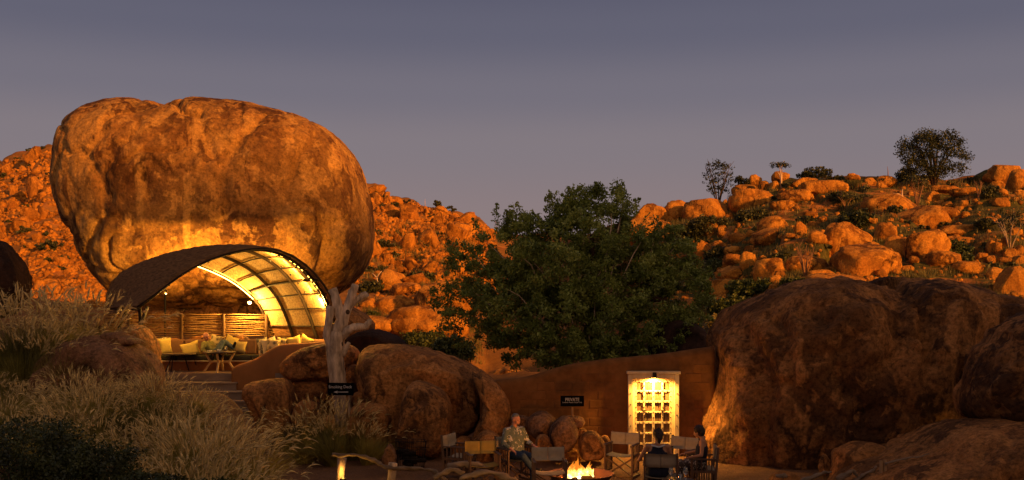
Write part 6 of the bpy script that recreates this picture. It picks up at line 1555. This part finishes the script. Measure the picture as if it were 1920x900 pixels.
# wire log basket
bx = P(770, 850, 21.3); wb = empty('wire_basket', (bx.x, 21.3, 0), 'black wire basket holding firewood in front of the tall leaning rock', 'basket')
m_ = MB(); z0_, z1_ = .05, .62
ring = lambda z, s: [(bx.x + .33 * s * math.cos(a), 21.3 + .24 * s * math.sin(a), z) for a in np.linspace(0, 2 * math.pi, 25)]
for z, s in ((z0_, .85), (.25, .9), (.45, .96), (z1_, 1)): m_.tube(ring(z, s), .007, 5, cap=False)
for k in range(22):
    a = 2 * math.pi * k / 22; m_.tube([(bx.x + .33 * .85 * math.cos(a), 21.3 + .24 * .85 * math.sin(a), z0_), (bx.x + .33 * math.cos(a), 21.3 + .24 * math.sin(a), z1_)], .005, 4)
o = m_.build('wires', M['iron'], wb)
for k in range(7):
    rnd = random.Random(60 + k); c = Vector((bx.x + rnd.uniform(-.16, .16), 21.3 + rnd.uniform(-.08, .08), .12 + .045 * k)); d = Vector((rnd.uniform(-.2, .2), rnd.uniform(-.1, .1), rnd.uniform(-.02, .05)))
    o = MB().tube([c - d, c + d], [.05, .045], 9, jit=.15).build('firewood', M['bag'], None, True); tag(o, 'dark piece of firewood lying in the wire basket', 'firewood', 'firewood in the wire basket')
s0 = P(731, 846, 20.6)
boulder('rock', [(716, 872), (722, 842), (731, 829), (741, 845), (744, 868), (735, 880)], 20.7, .16, M['rock_mauve'], 151, 'pale pointed stone behind the second stump post', 4, .1)
# drinks table in the front
tx_, ty_ = (1272 - 960) * 17.2 / F, 17.2
dt_ = empty('table', (tx_, ty_, 0), 'small round drinks table at the bottom edge behind the fire', 'table')
MB().lathe([(0, 0), (.27, 0), (.28, .012), (.27, .025), (0, .025)], (tx_, ty_, .50), 28).build('table_top', M['dark_top'], dt_, True)
for k in range(3): a_ = k * 2.09; MB().tube([(tx_ + .1 * math.cos(a_), ty_ + .1 * math.sin(a_), .5), (tx_ + .22 * math.cos(a_), ty_ + .22 * math.sin(a_), 0)], .014, 6).build('leg', M['iron'], dt_)
glass(tx_ - .12, ty_ + .02, .526, 1.0, 'stemmed glass on the left of the drinks table', True); glass(tx_ + .02, ty_ - .08, .526, 1.0, 'tumbler in the middle of the drinks table'); glass(tx_ + .13, ty_ + .05, .526, 1.0, 'stemmed glass on the right of the drinks table', True)
# uplight grazing the huge boulder beside the door
p_ = P(1296, 850, 22.5); p_ = Vector((p_.x, 22.4, .12)); e = empty('uplight', p_, 'ground uplight grazing the left flank of the huge dark boulder', 'lamp')
MB().lathe([(0, -.12), (.05, -.12), (.055, 0), (.045, 0), (.045, -.04), (0, -.04)], p_, 12).build('housing', M['iron'], e); MB().sphere(p_ - Vector((0, 0, .02)), .03, 8, 6).build('bulb', M['bulb_soft'], e)
light('uplight', 'SPOT', p_ + Vector((0, 0, .03)), 105, WARM, e, .04, 80, .7, (.30, .02, 1))

# ------------------------------------------------------------------ say where each of the smaller repeats lies
def short(lb):
    s_ = lb.split(',')[0]
    for cut in (' at the ', ' in the ', ' under the ', ' with ', ' beside ', ' between ', ' on the ', ' below ', ' above ', ' behind ', ' of the lower', ' towards ', ' near ', ' left of ', ' right of ', ' beneath ', ' over ', ' spilling ', ' standing ', ' lying ', ' along '):
        if cut in s_ and len(s_.split(cut)[0].split()) >= 3: s_ = s_.split(cut)[0]
    return s_.replace('leftmost ', 'leftmost ')
anch = [(x, y, w, o) for (x, y, w, o) in REG if 'group' not in o]
cnt = {}
for x, y, w, o in anch: cnt[short(o['label'])] = cnt.get(short(o['label']), 0) + 1
anch = [(x, y, w, short(o['label'])) for (x, y, w, o) in anch if cnt[short(o['label'])] == 1 and len(short(o['label']).split()) <= 7]
byl = {}
for x, y, w, o in REG:
    if 'group' not in o: continue
    ds = sorted(((x - a[0]) ** 2 + (1.6 * (y - a[1])) ** 2, a) for a in anch)[:1]
    d2, a = ds[0]; dx, dy = x - a[0], y - a[1]
    ver = 'upper ' if dy < -8 else ('lower ' if dy > 8 else ''); hor = 'left' if dx < 0 else 'right'
    pos = ('to the ' + ver + hor + ' of') if abs(dx) > 7 else ('just above' if dy < 0 else 'just below')
    kind = {'bush': 'scrub bush'}.get(o['category'], 'angular block' if 'angular' in o['label'] else 'small stone')
    byl.setdefault((kind, pos, a[3]), []).append((d2, w, o))
for (kind, pos, an), L in byl.items():
    L.sort(key=lambda t: t[0])
    names = {1: [''], 2: ['nearer ', 'farther '], 3: ['nearest ', 'middle ', 'farthest ']}.get(len(L), [''] * len(L))
    for (d2, w, o), nm in zip(L, names):
        o['label'] = f'{nm}{kind} {pos} the {an}'
